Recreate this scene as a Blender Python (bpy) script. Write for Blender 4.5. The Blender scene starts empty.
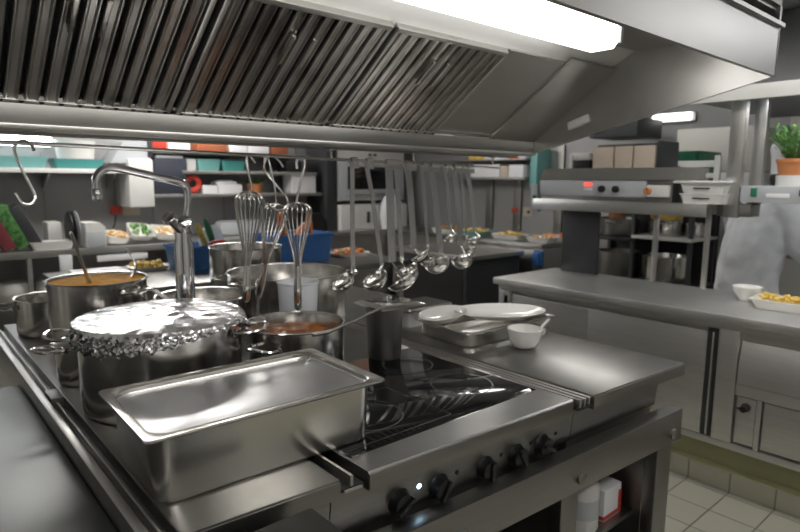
import bpy, bmesh, math, random
from mathutils import Vector, Matrix, noise
random.seed(7)
C = bpy.context.scene.collection
PI = math.pi

# ------------------------------------------------------------------ materials
def _nodes(name):
    m = bpy.data.materials.new(name); m.use_nodes = True
    nt = m.node_tree
    return m, nt, nt.nodes['Principled BSDF']
def mat(name, col, metal=0.0, rough=0.5, var=0.0, scale=6.0, bump=0.0, stretch=(1, 1, 1), rvar=0.0, alpha=1.0, trans=0.0, spec=0.5, coat=0.0):
    m, nt, b = _nodes(name)
    b.inputs['Base Color'].default_value = (*col, 1); b.inputs['Metallic'].default_value = metal
    b.inputs['Roughness'].default_value = rough; b.inputs['Specular IOR Level'].default_value = spec
    b.inputs['Alpha'].default_value = alpha; b.inputs['Transmission Weight'].default_value = trans
    b.inputs['Coat Weight'].default_value = coat
    if var or bump or rvar:
        tc = nt.nodes.new('ShaderNodeTexCoord'); mp = nt.nodes.new('ShaderNodeMapping')
        mp.inputs['Scale'].default_value = stretch
        nz = nt.nodes.new('ShaderNodeTexNoise'); nz.inputs['Scale'].default_value = scale; nz.inputs['Detail'].default_value = 4
        nt.links.new(tc.outputs['Object'], mp.inputs['Vector']); nt.links.new(mp.outputs['Vector'], nz.inputs['Vector'])
        if var:
            r = nt.nodes.new('ShaderNodeMapRange'); r.inputs['From Min'].default_value = 0.3; r.inputs['From Max'].default_value = 0.7
            r.inputs['To Min'].default_value = 1 - var; r.inputs['To Max'].default_value = 1 + var
            mx = nt.nodes.new('ShaderNodeVectorMath'); mx.operation = 'SCALE'; mx.inputs[0].default_value = col
            nt.links.new(nz.outputs['Fac'], r.inputs['Value']); nt.links.new(r.outputs['Result'], mx.inputs['Scale'])
            nt.links.new(mx.outputs['Vector'], b.inputs['Base Color'])
        if rvar:
            r2 = nt.nodes.new('ShaderNodeMapRange'); r2.inputs['From Min'].default_value = 0.3; r2.inputs['From Max'].default_value = 0.7
            r2.inputs['To Min'].default_value = max(0.02, rough - rvar); r2.inputs['To Max'].default_value = rough + rvar
            nt.links.new(nz.outputs['Fac'], r2.inputs['Value']); nt.links.new(r2.outputs['Result'], b.inputs['Roughness'])
        if bump:
            bp = nt.nodes.new('ShaderNodeBump'); bp.inputs['Strength'].default_value = bump; bp.inputs['Distance'].default_value = 0.01
            nt.links.new(nz.outputs['Fac'], bp.inputs['Height']); nt.links.new(bp.outputs['Normal'], b.inputs['Normal'])
    return m
def emit(name, col, strength):
    m, nt, b = _nodes(name)
    b.inputs['Base Color'].default_value = (*col, 1)
    b.inputs['Emission Color'].default_value = (*col, 1); b.inputs['Emission Strength'].default_value = strength
    return m
def tile_mat(name, c1, c2, grout, size, rough=0.35):
    m, nt, b = _nodes(name)
    tc = nt.nodes.new('ShaderNodeTexCoord'); br = nt.nodes.new('ShaderNodeTexBrick')
    br.offset = 0.0; br.squash = 1.0
    br.inputs['Color1'].default_value = (*c1, 1); br.inputs['Color2'].default_value = (*c2, 1); br.inputs['Mortar'].default_value = (*grout, 1)
    br.inputs['Scale'].default_value = 1.0; br.inputs['Mortar Size'].default_value = 0.004; br.inputs['Mortar Smooth'].default_value = 0.3
    br.inputs['Brick Width'].default_value = size; br.inputs['Row Height'].default_value = size
    nt.links.new(tc.outputs['Object'], br.inputs['Vector']); nt.links.new(br.outputs['Color'], b.inputs['Base Color'])
    b.inputs['Roughness'].default_value = rough
    bp = nt.nodes.new('ShaderNodeBump'); bp.invert = True; bp.inputs['Strength'].default_value = 0.4; bp.inputs['Distance'].default_value = 0.003
    nt.links.new(br.outputs['Fac'], bp.inputs['Height']); nt.links.new(bp.outputs['Normal'], b.inputs['Normal'])
    return m
def striped_wall(name, c1, c2, joint, w, axis):  # tall light and dark stripes, made up to show as reflections in the steel
    m = tile_mat(name, c1, c2, joint, w, .5)
    nt = m.node_tree; br = [n for n in nt.nodes if n.type == 'TEX_BRICK'][0]; tc = [n for n in nt.nodes if n.type == 'TEX_COORD'][0]
    sx = nt.nodes.new('ShaderNodeSeparateXYZ'); cb = nt.nodes.new('ShaderNodeCombineXYZ')
    nt.links.new(tc.outputs['Object'], sx.inputs['Vector']); nt.links.new(sx.outputs[axis], cb.inputs['X']); nt.links.new(sx.outputs['Z'], cb.inputs['Y'])
    nt.links.new(cb.outputs['Vector'], br.inputs['Vector']); br.inputs['Row Height'].default_value = 3.0
    return m
def mix_mat(name, c1, c2, scale, rough, metal=0.0, bump=0.0, lo=0.42, hi=0.58):
    m, nt, b = _nodes(name)
    tc = nt.nodes.new('ShaderNodeTexCoord'); nz = nt.nodes.new('ShaderNodeTexNoise'); nz.inputs['Scale'].default_value = scale; nz.inputs['Detail'].default_value = 5
    cr = nt.nodes.new('ShaderNodeValToRGB')
    cr.color_ramp.elements[0].position = lo; cr.color_ramp.elements[1].position = hi
    cr.color_ramp.elements[0].color = (*c1, 1); cr.color_ramp.elements[1].color = (*c2, 1)
    nt.links.new(tc.outputs['Object'], nz.inputs['Vector']); nt.links.new(nz.outputs['Fac'], cr.inputs['Fac']); nt.links.new(cr.outputs['Color'], b.inputs['Base Color'])
    b.inputs['Roughness'].default_value = rough; b.inputs['Metallic'].default_value = metal
    if bump:
        bp = nt.nodes.new('ShaderNodeBump'); bp.inputs['Strength'].default_value = bump; bp.inputs['Distance'].default_value = 0.01
        nt.links.new(nz.outputs['Fac'], bp.inputs['Height']); nt.links.new(bp.outputs['Normal'], b.inputs['Normal'])
    return m

M = dict(
    top=mat('worktop_steel', (.35, .346, .335), 1, .30, .12, 6),
    top2=mat('worn_worktop_steel', (.125, .128, .124), 1, .38, .16, 7, 0, rvar=.05),
    steel=mat('brushed_steel', (.55, .54, .52), 1, .36, .04, 5, .015, (1, 1, 14), rvar=.025),
    steelx=mat('brushed_steel_sideways', (.55, .54, .52), 1, .36, .04, 5, .015, (1, 1, 22), rvar=.025),
    dark=mat('dark_steel', (.30, .295, .28), 1, .42, .06, 5, .02, rvar=.03),
    hood=mat('hood_steel', (.52, .51, .49), 1, .36, .04, 3, .01, (1, 6, 6), rvar=.02),
    pot=mat('pot_steel', (.62, .605, .58), 1, .19, .03, 6, 0, (1, 1, 10), rvar=.03),
    pan=mat('pan_steel', (.64, .62, .58), 1, .25, .03, 3),
    pol=mat('polished_steel', (.70, .69, .67), 1, .13, .03, 8, .0, rvar=.02),
    lid=mat('rippled_lid_steel', (.70, .70, .71), 1, .30, .03, 4, .02, rvar=.03),
    chrome=mat('chrome', (.75, .75, .77), 1, .06),
    wire=mat('wire_steel', (.66, .65, .63), 1, .16),
    foil=mat('foil', (.66, .66, .67), 1, .20, .05, 11, .35),
    filt=mix_mat('greasy_filter_steel', (.34, .325, .30), (.54, .525, .50), 7, .28, 1, .03),
    black=mat('black_plastic', (.012, .012, .013), 0, .35),
    void=mat('dark_inside', (.02, .02, .02), 0, .6),
    darkbox=mat('dark_grey_plastic', (.03, .032, .035), 0, .45),
    glass=mat('black_glass', (.006, .006, .007), 0, .05, spec=.6, coat=.3),
    zone=mat('zone_marking', (.05, .054, .06), 0, .25),
    strap=mat('utensil_steel', (.86, .855, .84), 1, .24),
    stripex=striped_wall('reflection_stripe_wall', (.75, .74, .71), (.16, .16, .16), (.08, .08, .08), .62, 'X'),
    stripey=striped_wall('reflection_stripe_side_wall', (.75, .74, .71), (.16, .16, .16), (.08, .08, .08), .62, 'Y'),
    front=mat('worn_darkened_front_steel', (.30, .295, .285), 1, .36, .05, 5, .015, (1, 1, 22), rvar=.025),  # worn steel; on the front edges its dark tone offsets a bright reflection
    tealdark=mat('dark_teal_plastic', (.06, .25, .24), 0, .4),
    maroon=mat('maroon_packet', (.16, .03, .035), 0, .45),
    leafdark=mix_mat('printed_green_packet', (.02, .07, .02), (.07, .20, .05), 30, .45),
    paneldim=emit('fill_lamp_dim', (1.0, .97, .93), 6.0),
    panelfaint=emit('fascia_fill_lamp', (.97, .98, 1.0), 2.2),
    satin=mat('satin_steel', (.62, .615, .60), 1, .33),
    passtop=mat('pass_worktop_steel', (.66, .655, .64), 1, .46, .05, 5, .01, rvar=.03),
    wallglow=emit('wall_lamp_diffuser', (1, .98, .95), 1.0),
    passfront=mat('pass_front_steel', (.66, .65, .63), 1, .42, .05, 4, 0, (1, 1, 20)),
    panelback=emit('back_fill_lamp', (1.0, .97, .93), 12.0),
    white=mat('white_plastic', (.62, .62, .60), 0, .4, .03, 5),
    china=mat('white_china', (.80, .79, .76), 0, .12, coat=.4),
    paper=mat('white_paper', (.72, .72, .74), 0, .8),
    cloth=mat('white_cotton', (.74, .76, .80), 0, .9, .06, 14, .35),
    grey=mat('light_grey_panel', (.42, .44, .46), 0, .4, .03, 3),
    wallm=mat('grey_wall_panel', (.30, .30, .30), .4, .45, .04, 2),
    cream=mat('cream_wall', (.55, .54, .50), 0, .6, .04, 2),
    ceil=mat('canopy_panel', (.26, .265, .27), .5, .45, .04, 2),
    ceilw=mat('ceiling_panel', (.60, .60, .59), 0, .6, .03, 2),
    blue=mat('blue_plastic', (.035, .14, .38), 0, .4),
    navy=mat('navy_plastic', (.03, .035, .05), 0, .5),
    teal=mat('teal_plastic', (.16, .38, .36), 0, .4),
    green=mat('green_plastic', (.02, .16, .09), 0, .4),
    leaf=mix_mat('leaf', (.04, .14, .03), (.14, .28, .07), 20, .5),
    red=mat('red_plastic', (.50, .05, .03), 0, .4),
    rust=mat('red_brown_card', (.34, .10, .04), 0, .7),
    orange=mat('orange_food', (.75, .20, .04), 0, .45),
    terra=mat('terracotta', (.50, .19, .07), 0, .7),
    yellow=mix_mat('yellow_food', (.72, .44, .06), (.85, .66, .18), 60, .5),
    tan=mix_mat('tan_food', (.45, .26, .10), (.70, .52, .28), 50, .6),
    soup=mix_mat('orange_soup', (.85, .34, .004), (.92, .46, .01), 25, .7, 0, .08),
    sauce=mix_mat('brown_sauce', (.10, .035, .012), (.34, .12, .03), 18, .4, 0, .1),
    card=mat('beige_card', (.52, .44, .36), 0, .8, .05, 6),
    skin=mat('skin', (.42, .22, .15), 0, .5),
    hair=mat('dark_hair', (.02, .014, .01), 0, .6),
    trouser=mat('dark_trousers', (.03, .03, .035), 0, .9),
    clearp=mat('translucent_plastic', (.84, .86, .90), 0, .3, alpha=.72),
    kerbpaint=mat('olive_paint', (.38, .375, .22), 0, .5, .05, 3),
    diff=emit('lamp_diffuser', (1.0, .98, .95), 2.6),
    panel=emit('ceiling_lamp_diffuser', (1.0, .97, .93), 6.0),
    tube=emit('shelf_lamp', (.95, .98, 1.0), 6.0),
    led=emit('led', (.45, .75, 1.0), 5.0),
    redled=emit('red_display', (.9, .08, .06), .5),
    floor=tile_mat('floor_tiles', (.33, .32, .27), (.38, .37, .31), (.13, .13, .11), .20),
    kerbt=tile_mat('kerb_tiles', (.34, .32, .26), (.38, .36, .29), (.15, .14, .12), .20),
)

for k_ in ('soup', 'sauce'):
    M[k_].node_tree.nodes['Principled BSDF'].inputs['Specular IOR Level'].default_value = .12

# ------------------------------------------------------------------ geometry helpers
class MB:
    """collects shapes; coordinates are in the world, the mesh is stored relative to org"""
    def __init__(s, org=(0, 0, 0), mx=None):
        s.bm = bmesh.new(); s.org = Vector(org); s.mx = mx
    def _add(s, verts):
        if s.mx is not None: bmesh.ops.transform(s.bm, matrix=s.mx, verts=verts)
    def box(s, x0, x1, y0, y1, z0, z1, bev=0.0, mx=None):
        if x0 > x1: x0, x1 = x1, x0
        if y0 > y1: y0, y1 = y1, y0
        if z0 > z1: z0, z1 = z1, z0
        b = bmesh.new()
        bmesh.ops.create_cube(b, size=1.0)
        for v in b.verts: v.co = Vector(((x0+x1)/2 + v.co.x*(x1-x0), (y0+y1)/2 + v.co.y*(y1-y0), (z0+z1)/2 + v.co.z*(z1-z0)))
        if bev:
            bev = min(bev, .45*min(x1-x0, y1-y0, z1-z0))
            bmesh.ops.bevel(b, geom=list(b.edges), offset=bev, segments=2, affect='EDGES', profile=.6)
        s._merge(b, mx); return s
    def _merge(s, b, mx=None):
        if mx is not None: bmesh.ops.transform(b, matrix=mx, verts=b.verts)
        if s.mx is not None: bmesh.ops.transform(b, matrix=s.mx, verts=b.verts)
        me = bpy.data.meshes.new('tmp'); b.to_mesh(me); b.free()
        s.bm.from_mesh(me); bpy.data.meshes.remove(me)
    def rings(s, rings, cap0=True, cap1=True, closed=False, mx=None):
        b = bmesh.new()
        vs = [[b.verts.new(p) for p in r] for r in rings]
        n = len(vs[0]); k = len(vs)
        for i in range(k if closed else k-1):
            A, B = vs[i], vs[(i+1) % k]
            for j in range(n):
                try: b.faces.new((A[j], A[(j+1) % n], B[(j+1) % n], B[j]))
                except ValueError: pass
        if not closed:
            if cap0: b.faces.new(list(reversed(vs[0])))
            if cap1: b.faces.new(vs[-1])
        bmesh.ops.recalc_face_normals(b, faces=b.faces)
        s._merge(b, mx); return s
    def lathe(s, prof, c=(0, 0, 0), seg=40, cap0=True, cap1=True, mx=None):
        R = []
        for r, z in prof:
            r = max(r, 1e-4)
            R.append([(c[0]+r*math.cos(2*PI*j/seg), c[1]+r*math.sin(2*PI*j/seg), c[2]+z) for j in range(seg)])
        return s.rings(R, cap0, cap1, mx=mx)
    def tube(s, pts, r, seg=8, closed=False, flat=1.0, mx=None):
        P = [Vector(p) for p in pts]; n = len(P); R = []
        up = None
        for i, p in enumerate(P):
            if closed: t = P[(i+1) % n] - P[i-1]
            else: t = P[min(i+1, n-1)] - P[max(i-1, 0)]
            t.normalize()
            if up is None:
                up = Vector((0, 0, 1)) if abs(t.z) < .9 else Vector((1, 0, 0))
            a = t.cross(up).normalized(); bb = a.cross(t).normalized(); up = bb
            rr = r[i] if isinstance(r, (list, tuple)) else r
            R.append([p + a*rr*math.cos(2*PI*j/seg) + bb*rr*flat*math.sin(2*PI*j/seg) for j in range(seg)])
        return s.rings(R, closed=closed, mx=mx)
    def loft(s, loops, cap0=True, cap1=True, c=(0, 0, 0), mx=None):
        return s.rings([[(c[0]+x, c[1]+y, c[2]+z) for x, y, z in rr(*l)] for l in loops], cap0, cap1, mx=mx)
    def prism(s, poly, axis, a, b_, mx=None):
        def P(u, v, w): return {'x': (w, u, v), 'y': (u, w, v), 'z': (u, v, w)}[axis]
        return s.rings([[P(u, v, a) for u, v in poly], [P(u, v, b_) for u, v in poly]], mx=mx)
    def build(s, name, m, parent=None, sharp=38):
        me = bpy.data.meshes.new(name)
        bmesh.ops.translate(s.bm, vec=-s.org, verts=s.bm.verts)
        s.bm.to_mesh(me); s.bm.free()
        me.polygons.foreach_set('use_smooth', [True]*len(me.polygons))
        me.set_sharp_from_angle(angle=math.radians(sharp))
        me.materials.append(M[m] if isinstance(m, str) else m)
        o = bpy.data.objects.new(name, me); C.objects.link(o)
        if parent: o.parent = parent
        else: o.location = s.org
        return o
def rr(hx, hy, r, z, n=5):
    r = min(r, hx-1e-4, hy-1e-4); out = []
    for k, (sx, sy) in enumerate(((1, 1), (-1, 1), (-1, -1), (1, -1))):
        for i in range(n+1):
            a = k*PI/2 + i*PI/2/n
            out.append((sx*(hx-r) + r*math.cos(a), sy*(hy-r) + r*math.sin(a), z))
    return out
def arc(c, u, v, r, a0, a1, n=10):
    c, u, v = Vector(c), Vector(u).normalized(), Vector(v).normalized()
    return [c + u*r*math.cos(math.radians(a0+(a1-a0)*i/n)) + v*r*math.sin(math.radians(a0+(a1-a0)*i/n)) for i in range(n+1)]
def smooth(pts, k=6):
    P = [Vector(p) for p in pts]; out = []
    for i in range(len(P)-1):
        p0, p1, p2, p3 = P[max(i-1, 0)], P[i], P[i+1], P[min(i+2, len(P)-1)]
        for j in range(k):
            t = j/k
            out.append(.5*((2*p1)+(p2-p0)*t+(2*p0-5*p1+4*p2-p3)*t*t+(3*p1-p0-3*p2+p3)*t**3))
    out.append(P[-1]); return out

def tag(o, label, cat, group=None, kind=None):
    o['label'] = label; o['category'] = cat
    if group: o['group'] = group
    if kind: o['kind'] = kind
    return o
def thing(name, label, cat, loc=(0, 0, 0), group=None, rz=0.0):
    o = bpy.data.objects.new(name, None); C.objects.link(o)
    o.location = loc; o.rotation_euler = (0, 0, rz); o.empty_display_size = .05
    return tag(o, label, cat, group)
def struct(name, mb, m):
    o = mb.build(name, m); o['kind'] = 'structure'; return o
def copy_tree(o, loc, label, rz=0.0, parent=None):
    c = o.copy(); C.objects.link(c)
    if parent: c.parent = parent
    else:
        c.location = loc; c.rotation_euler = (0, 0, rz); c['label'] = label
    for ch in list(o.children): copy_tree(ch, None, None, 0, c)
    return c
def solo(name, mb, m, label, cat, group=None):
    return tag(mb.build(name, m), label, cat, group)

# ------------------------------------------------------------------ the room
X0, X1, Y0, Y1, ZC = -2.6, 5.55, -2.4, 6.45, 2.55
struct('floor', MB().box(X0, X1, Y0, Y1, -.1, 0), 'floor')
struct('ceiling', MB().box(X0, X1, Y0, Y1, ZC, ZC+.1), 'ceilw')
struct('wall_back', MB().box(X0, X1, Y1, Y1+.1, 0, ZC), 'wallm')
struct('wall_right', MB().box(X1, X1+.1, Y0, Y1, 0, ZC), 'wallm')
struct('wall_left', MB().box(X0-.1, X0, Y0, Y1, 0, ZC), 'stripey')
struct('wall_front', MB().box(X0, X1, Y0-.1, Y0, 0, ZC), 'stripex')  # unseen wall, its stripes invented so the pots reflect light and dark bands
w = MB()
for x in (1.17, 2.16, 2.95, 3.9): w.box(x-.012, x+.012, Y1-.012, Y1, .95, 2.3, .003)
struct('trim_1', w, 'dark')
w = MB()
for y in (4.72, 4.3, 3.75): w.box(X1-.03, X1, y-.05, y+.05, .95, 1.9, .004)
struct('trim_2', w, 'dark')
struct('trim_6', MB().box(X1-.03, X1-.002, 0, 1.62, 0, 2.3), 'cream')
struct('trim_3', MB().box(3.04, 3.30, -.8, 2.46, 0, .10, .006), 'kerbt')
struct('trim_4', MB().box(3.10, 3.30, -.8, 2.44, .10, .24), 'kerbpaint')
struct('trim_5', MB().box(3.0402, 3.30, -.8, 2.46, .1002, .104), 'kerbpaint')

# ------------------------------------------------------------------ cooking island
G = 'stainless units of the cooking island'
ib = thing('island_base_cabinet', 'long stainless base cabinet with open cupboards under the hob', 'cabinet', (1.2, 1.9, 0))
o = ib.location
b = MB(o)
b.box(.32, 2.0, .96, 2.95, .03, .09)                    # bottom shelf
b.box(.32, 2.0, 1.6, 1.62, .09, .62); b.box(1.43, 1.47, .96, 1.6, .09, .62); b.box(.32, .34, .95, 2.95, .09, .62); b.box(1.98, 2.0, .98, 2.95, .09, .62)
b.box(.32, 2.0, 2.93, 2.95, .09, .62); b.build('carcass', 'dark', ib)
MB(o).box(.32, 2.0, 1.62, 2.93, .595, .62).build('top_panel', 'dark', ib)
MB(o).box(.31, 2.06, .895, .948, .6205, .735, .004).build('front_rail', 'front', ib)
for x0, x1 in ((.32, .40), (1.41, 1.49), (1.935, 2.03)):
    MB(o).box(x0, x1, .91, .955, .0, .624, .004).build('post', 'front', ib)
for x in (1.0, 1.475, 2.0):
    MB(o).lathe([(.0, 0), (.019, 0), (.019, .008), (.012, .012), (.0, .012)], seg=20, mx=Matrix.Translation((x, .895, .66 if x < 1.9 else .655)) @ Matrix.Rotation(PI/2, 4, 'X')).build('rail_bolt', 'dark', ib)

def unit(name, label, x0, x1, y0, y1, m='top', lip=True):
    t = thing(name, label, 'worktop', ((x0+x1)/2, (y0+y1)/2, .62), G)
    o = t.location
    MB(o).box(x0, x1, y0, y1, .856, .90, .004).build('top_plate', m, t)
    MB(o).box(x0+.001, x1-.001, y0-.003, y0, .858, .895, .001).build('front_edge', 'front', t)  # dark strip added over the slab front, where the steel reflects too brightly
    MB(o).box(x0+.004, x1-(.045 if x1 > 2 else .004), .985, y1-.01, .6205, .8555).build('body', 'steelx', t)
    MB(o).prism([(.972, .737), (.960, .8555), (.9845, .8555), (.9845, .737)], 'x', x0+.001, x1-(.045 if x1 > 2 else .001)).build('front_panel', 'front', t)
    return t
lu = unit('worktop_unit', 'narrow stainless worktop strip under the deep pan beside the hob', .345, .672, .925, 2.95)
ru = unit('worktop_unit', 'stainless worktop right of the hob holding the tray and white bowl', 1.523, 2.055, .90, 2.95)
# edge channel of the island, on its left
ch = thing('edge_channel', 'raised stainless edge channel along the left side of the island', 'channel', (.31, 1.9, .62))
o = ch.location
MB(o).box(.286, .306, .925, 2.95, .62, .902, .004).build('outer_rim', 'steel', ch)
MB(o).box(.306, .344, .925, 2.95, .86, .872).build('channel_floor', 'dark', ch)
MB(o).box(.322, .328, .94, 2.94, .872, .892, .002).build('divider_strip', 'steel', ch)
MB(o).box(.31, .344, 1.84, 1.93, .872, .905, .003).build('end_block', 'dark', ch)
# gutters between the units
for nm, lab, x0, x1, ya in (('joint_gutter', 'open joint gutter at the front left corner of the hob', .672, .735, .906), ('joint_gutter', 'stainless joint gutter between hob and right worktop', 1.452, 1.523, .88)):
    t = thing(nm, lab, 'gutter', ((x0+x1)/2, 1.9, .84)); o = t.location
    MB(o).box(x0+.002, x1-.002, ya+.02, 2.95, .868, .874).build('floor_strip', 'void', t)
    xm = (x0+x1)/2
    if x0 < 1:
        MB(o).box(xm-.004, xm+.004, ya+.022, 2.95, .874, .899, .002).build('rib', 'steel', t)
        MB(o).box(xm-.022, xm+.024, ya+.016, ya+.0205, .866, .872, .001).build('end_lip', 'steel', t)
    else:
        for xx in (xm-.021, xm, xm+.021): MB(o).box(xx-.0045, xx+.0045, ya+.022, 2.95, .874, .898, .002).build('rib', 'steel', t)
# the hob
hb = thing('electric_hob', 'black glass electric hob with five black knobs on its front', 'hob', (1.09, 1.7, .62))
o = hb.location
x0, x1, y0, y1 = .737, 1.45, .915, 2.95
MB(o).prism([(y0, .857), (y0, .896), (y0+.004, .90), (1.02, .90), (1.02, .857)], 'x', x0, x1).box(x0, x1, 1.60, y1, .857, .90, .003).box(x0, .745, 1.02, 1.6, .857, .90).box(1.436, x1, 1.02, 1.6, .857, .90).build('frame', 'top', hb)
MB(o).box(x0+.001, x1-.001, y0-.003, y0, .858, .895, .001).build('front_edge', 'front', hb)  # same added darkening strip on the hob slab
MB(o).box(x0+.004, x1-.004, .985, y1-.02, .6205, .856).build('body', 'dark', hb)
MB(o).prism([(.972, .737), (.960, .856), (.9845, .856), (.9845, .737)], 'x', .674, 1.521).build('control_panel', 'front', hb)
gl = MB(o).loft([(.3455, .29, .03, .885), (.3455, .29, .03, .8985), (.3435, .288, .03, .9003)], c=(1.0905, 1.31, 0)).build('glass_top', 'glass', hb)
def ring(cx, cy, r, w=.0022):
    return [(r-w, .9006), (r+w, .9006), (r+w, .9009), (r-w, .9009)], (cx, cy, 0)
for cx, cy, r in ((1.30, 1.20, .095), (1.30, 1.45, .085), (.92, 1.20, .105), (.92, 1.46, .085)):
    p, c = ring(cx, cy, r)
    MB(o).rings([[(c[0]+q[0]*math.cos(2*PI*j/48), c[1]+q[0]*math.sin(2*PI*j/48), q[1]) for j in range(48)] for q in p], closed=True).build('zone_ring', 'zone', gl)
for bx in ((.755, 1.10, 1.05, 1.325), ):
    f = MB(o)
    f.box(bx[0], bx[1], bx[2], bx[2]+.003, .9006, .9009).box(bx[0], bx[1], bx[3], bx[3]+.003, .9006, .9009).box(bx[1], bx[1]+.003, bx[2], bx[3], .9006, .9009)
    f.build('zone_frame', 'zone', gl)
for i, (x, ky, z) in enumerate(((0.8638, 0.975, 0.7681), (0.9887, 0.967, 0.7649), (1.153, 0.959, 0.7639), (1.275, 0.952, 0.7644), (1.387, 0.945, 0.7626))):
    kx = Matrix.Translation((x, ky+.022+.057*(x-1.228), z)) @ Matrix.Rotation(PI/2+.1, 4, 'X')
    k = MB(o).lathe([(0, -.004), (.034, -.004), (.034, .005), (.028, .012), (.026, .03), (.022, .033), (0, .033)], seg=28, mx=kx).build('knob', 'black', hb)
    MB(o).box(-.006, .006, -.027, .027, .03, .042, .003, mx=kx @ Matrix.Rotation(.5*i-.9, 4, 'Z')).build('grip', 'black', k)
    MB(o).lathe([(0, -.002), (.0065, -.002), (.0065, .008), (0, .01)], seg=14, mx=Matrix.Translation((x+.06, ky+.02+.057*(x-1.228), z+.018)) @ Matrix.Rotation(PI/2+.1, 4, 'X')).build('indicator_lamp', 'led' if i == 0 else 'black', hb)

# the front of the island runs slightly askew: its edge comes nearer to the viewer towards the right
def askew(root):
    for ob in root.children_recursive:
        if ob.type == 'MESH':
            for v in ob.data.vertices:
                wx, wy = v.co.x+root.location.x, v.co.y+root.location.y
                if wy < 1.0: v.co.y += .07-.057*wx
for r_ in (lu, ru, hb, ib): askew(r_)
for r_ in [x for x in C.objects if x.name.startswith('joint_gutter')]: askew(r_)
# ------------------------------------------------------------------ extractor hood over the island
HX0, HX1 = -1.3, 2.26
hd = thing('extractor_hood', 'large stainless extractor hood with slanted filters above the island', 'extractor hood', (.5, 1.2, 1.64))
o = hd.location
poly = [(1.745, 1.637), (1.66, 1.637), (1.66, 1.66), (1.715, 1.70)]
MB(o).box(HX0, HX1-.012, 1.668, 1.76, 1.645, 1.693, .002).build('gutter', 'dark', hd)
MB(o).box(HX0, HX1-.012, 1.655, 1.76, 1.632, 1.6445, .003).build('gutter_lip', 'hood', hd)
MB(o, Matrix(((1, 0, 0, 0), (0, .821, -.571, 1.680), (0, -.571, -.821, 1.70), (0, 0, 0, 1)))).box(HX0, HX1-.012, -.022, -.001, -.004, .004, .002).build('filter_ledge', 'strap', hd)
MB(o).box(HX0, HX1-.012, 1.7605, 1.80, 1.625, 1.70, .003).build('lower_edge', 'dark', hd)
MB(o).prism([(.735, 1.867), (.72, 1.867), (.72, 2.018), (.735, 2.018)], 'x', HX0, HX1).build('front_fascia', 'hood', hd)
MB(o).box(HX0, HX1, .705, 1.9, 2.018, 2.03).build('top_flange', 'hood', hd)
MB(o).box(HX0, HX1-.01, .735, 1.9, 2.075, 2.085).build('inner_ceiling', 'hood', hd)
MB(o).box(HX0, HX1, .72, 2.68, 2.086, ZC-.002).build('upper_casing', 'dark', hd)
MB(o).prism([(1.80, 1.637), (1.815, 1.637), (2.68, 1.867), (2.68, 2.0855), (2.66, 2.0855), (2.66, 1.885)], 'x', HX0, HX1).build('rear_slope', 'hood', hd)
ep = MB(o).prism([(.72, 1.867), (1.70, 1.637), (1.80, 1.637), (1.80, 2.0855), (.72, 2.0855)], 'x', HX1-.01, HX1+.004).build('end_panel', 'hood', hd)
nx = Matrix.Translation((HX1-.012, 1.44, 1.765)) @ Matrix.Rotation(-.30, 4, 'X')
MB(o).box(-.012, .002, -.05, .05, -.017, .017, .003, mx=nx).build('name_plate', 'white', ep)
# slope frame: u up the slope, n out of it
u = Vector((0, 1.32-1.68, 1.951-1.70)); L = u.length; u.normalize(); nn = Vector((0, -u.z, u.y)); 
SL = Matrix(((1, 0, 0, 0), (0, u.y, nn.y, 1.68), (0, u.z, nn.z, 1.70), (0, 0, 0, 1)))
if nn.z > 0: SL = Matrix(((1, 0, 0, 0), (0, u.y, -nn.y, 1.68), (0, u.z, -nn.z, 1.70), (0, 0, 0, 1)))
MB(o, SL).box(1.632, HX1-.012, 0, L, -.012, 0).build('blank_panel', 'hood', hd)
MB(o, SL).box(HX0, .125, 0, L, -.012, 0).build('blank_panel', 'hood', hd)
MB(o, SL).box(1.95, HX1-.012, -.0, L+.03, .0, .012, .002).build('corner_strip', 'hood', hd)
MB(o).prism([(1.34, 1.950), (1.34, 1.962), (1.18, 2.046), (1.18, 2.034)], 'x', HX0, HX1-.012).build('lamp_shelf', 'white', hd)
MB(o).box(HX0, HX1-.012, 1.19, 1.20, 2.047, 2.074).build('shelf_back', 'hood', hd)
FG = 'grease filters of the hood'
flab = {0: 'baffle grease filter with dark slots, last one beside the plain hood panel', 1: 'baffle grease filter in the middle of the slanted row, above the whisks', 2: 'baffle grease filter above the kitchen faucet, third from the plain panel'}
fxs = [1.135, .632, .13, -.372]
ft = thing('grease_filter', flab[0], 'filter', SL @ Vector((fxs[0], .0, 0)), FG)
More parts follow.
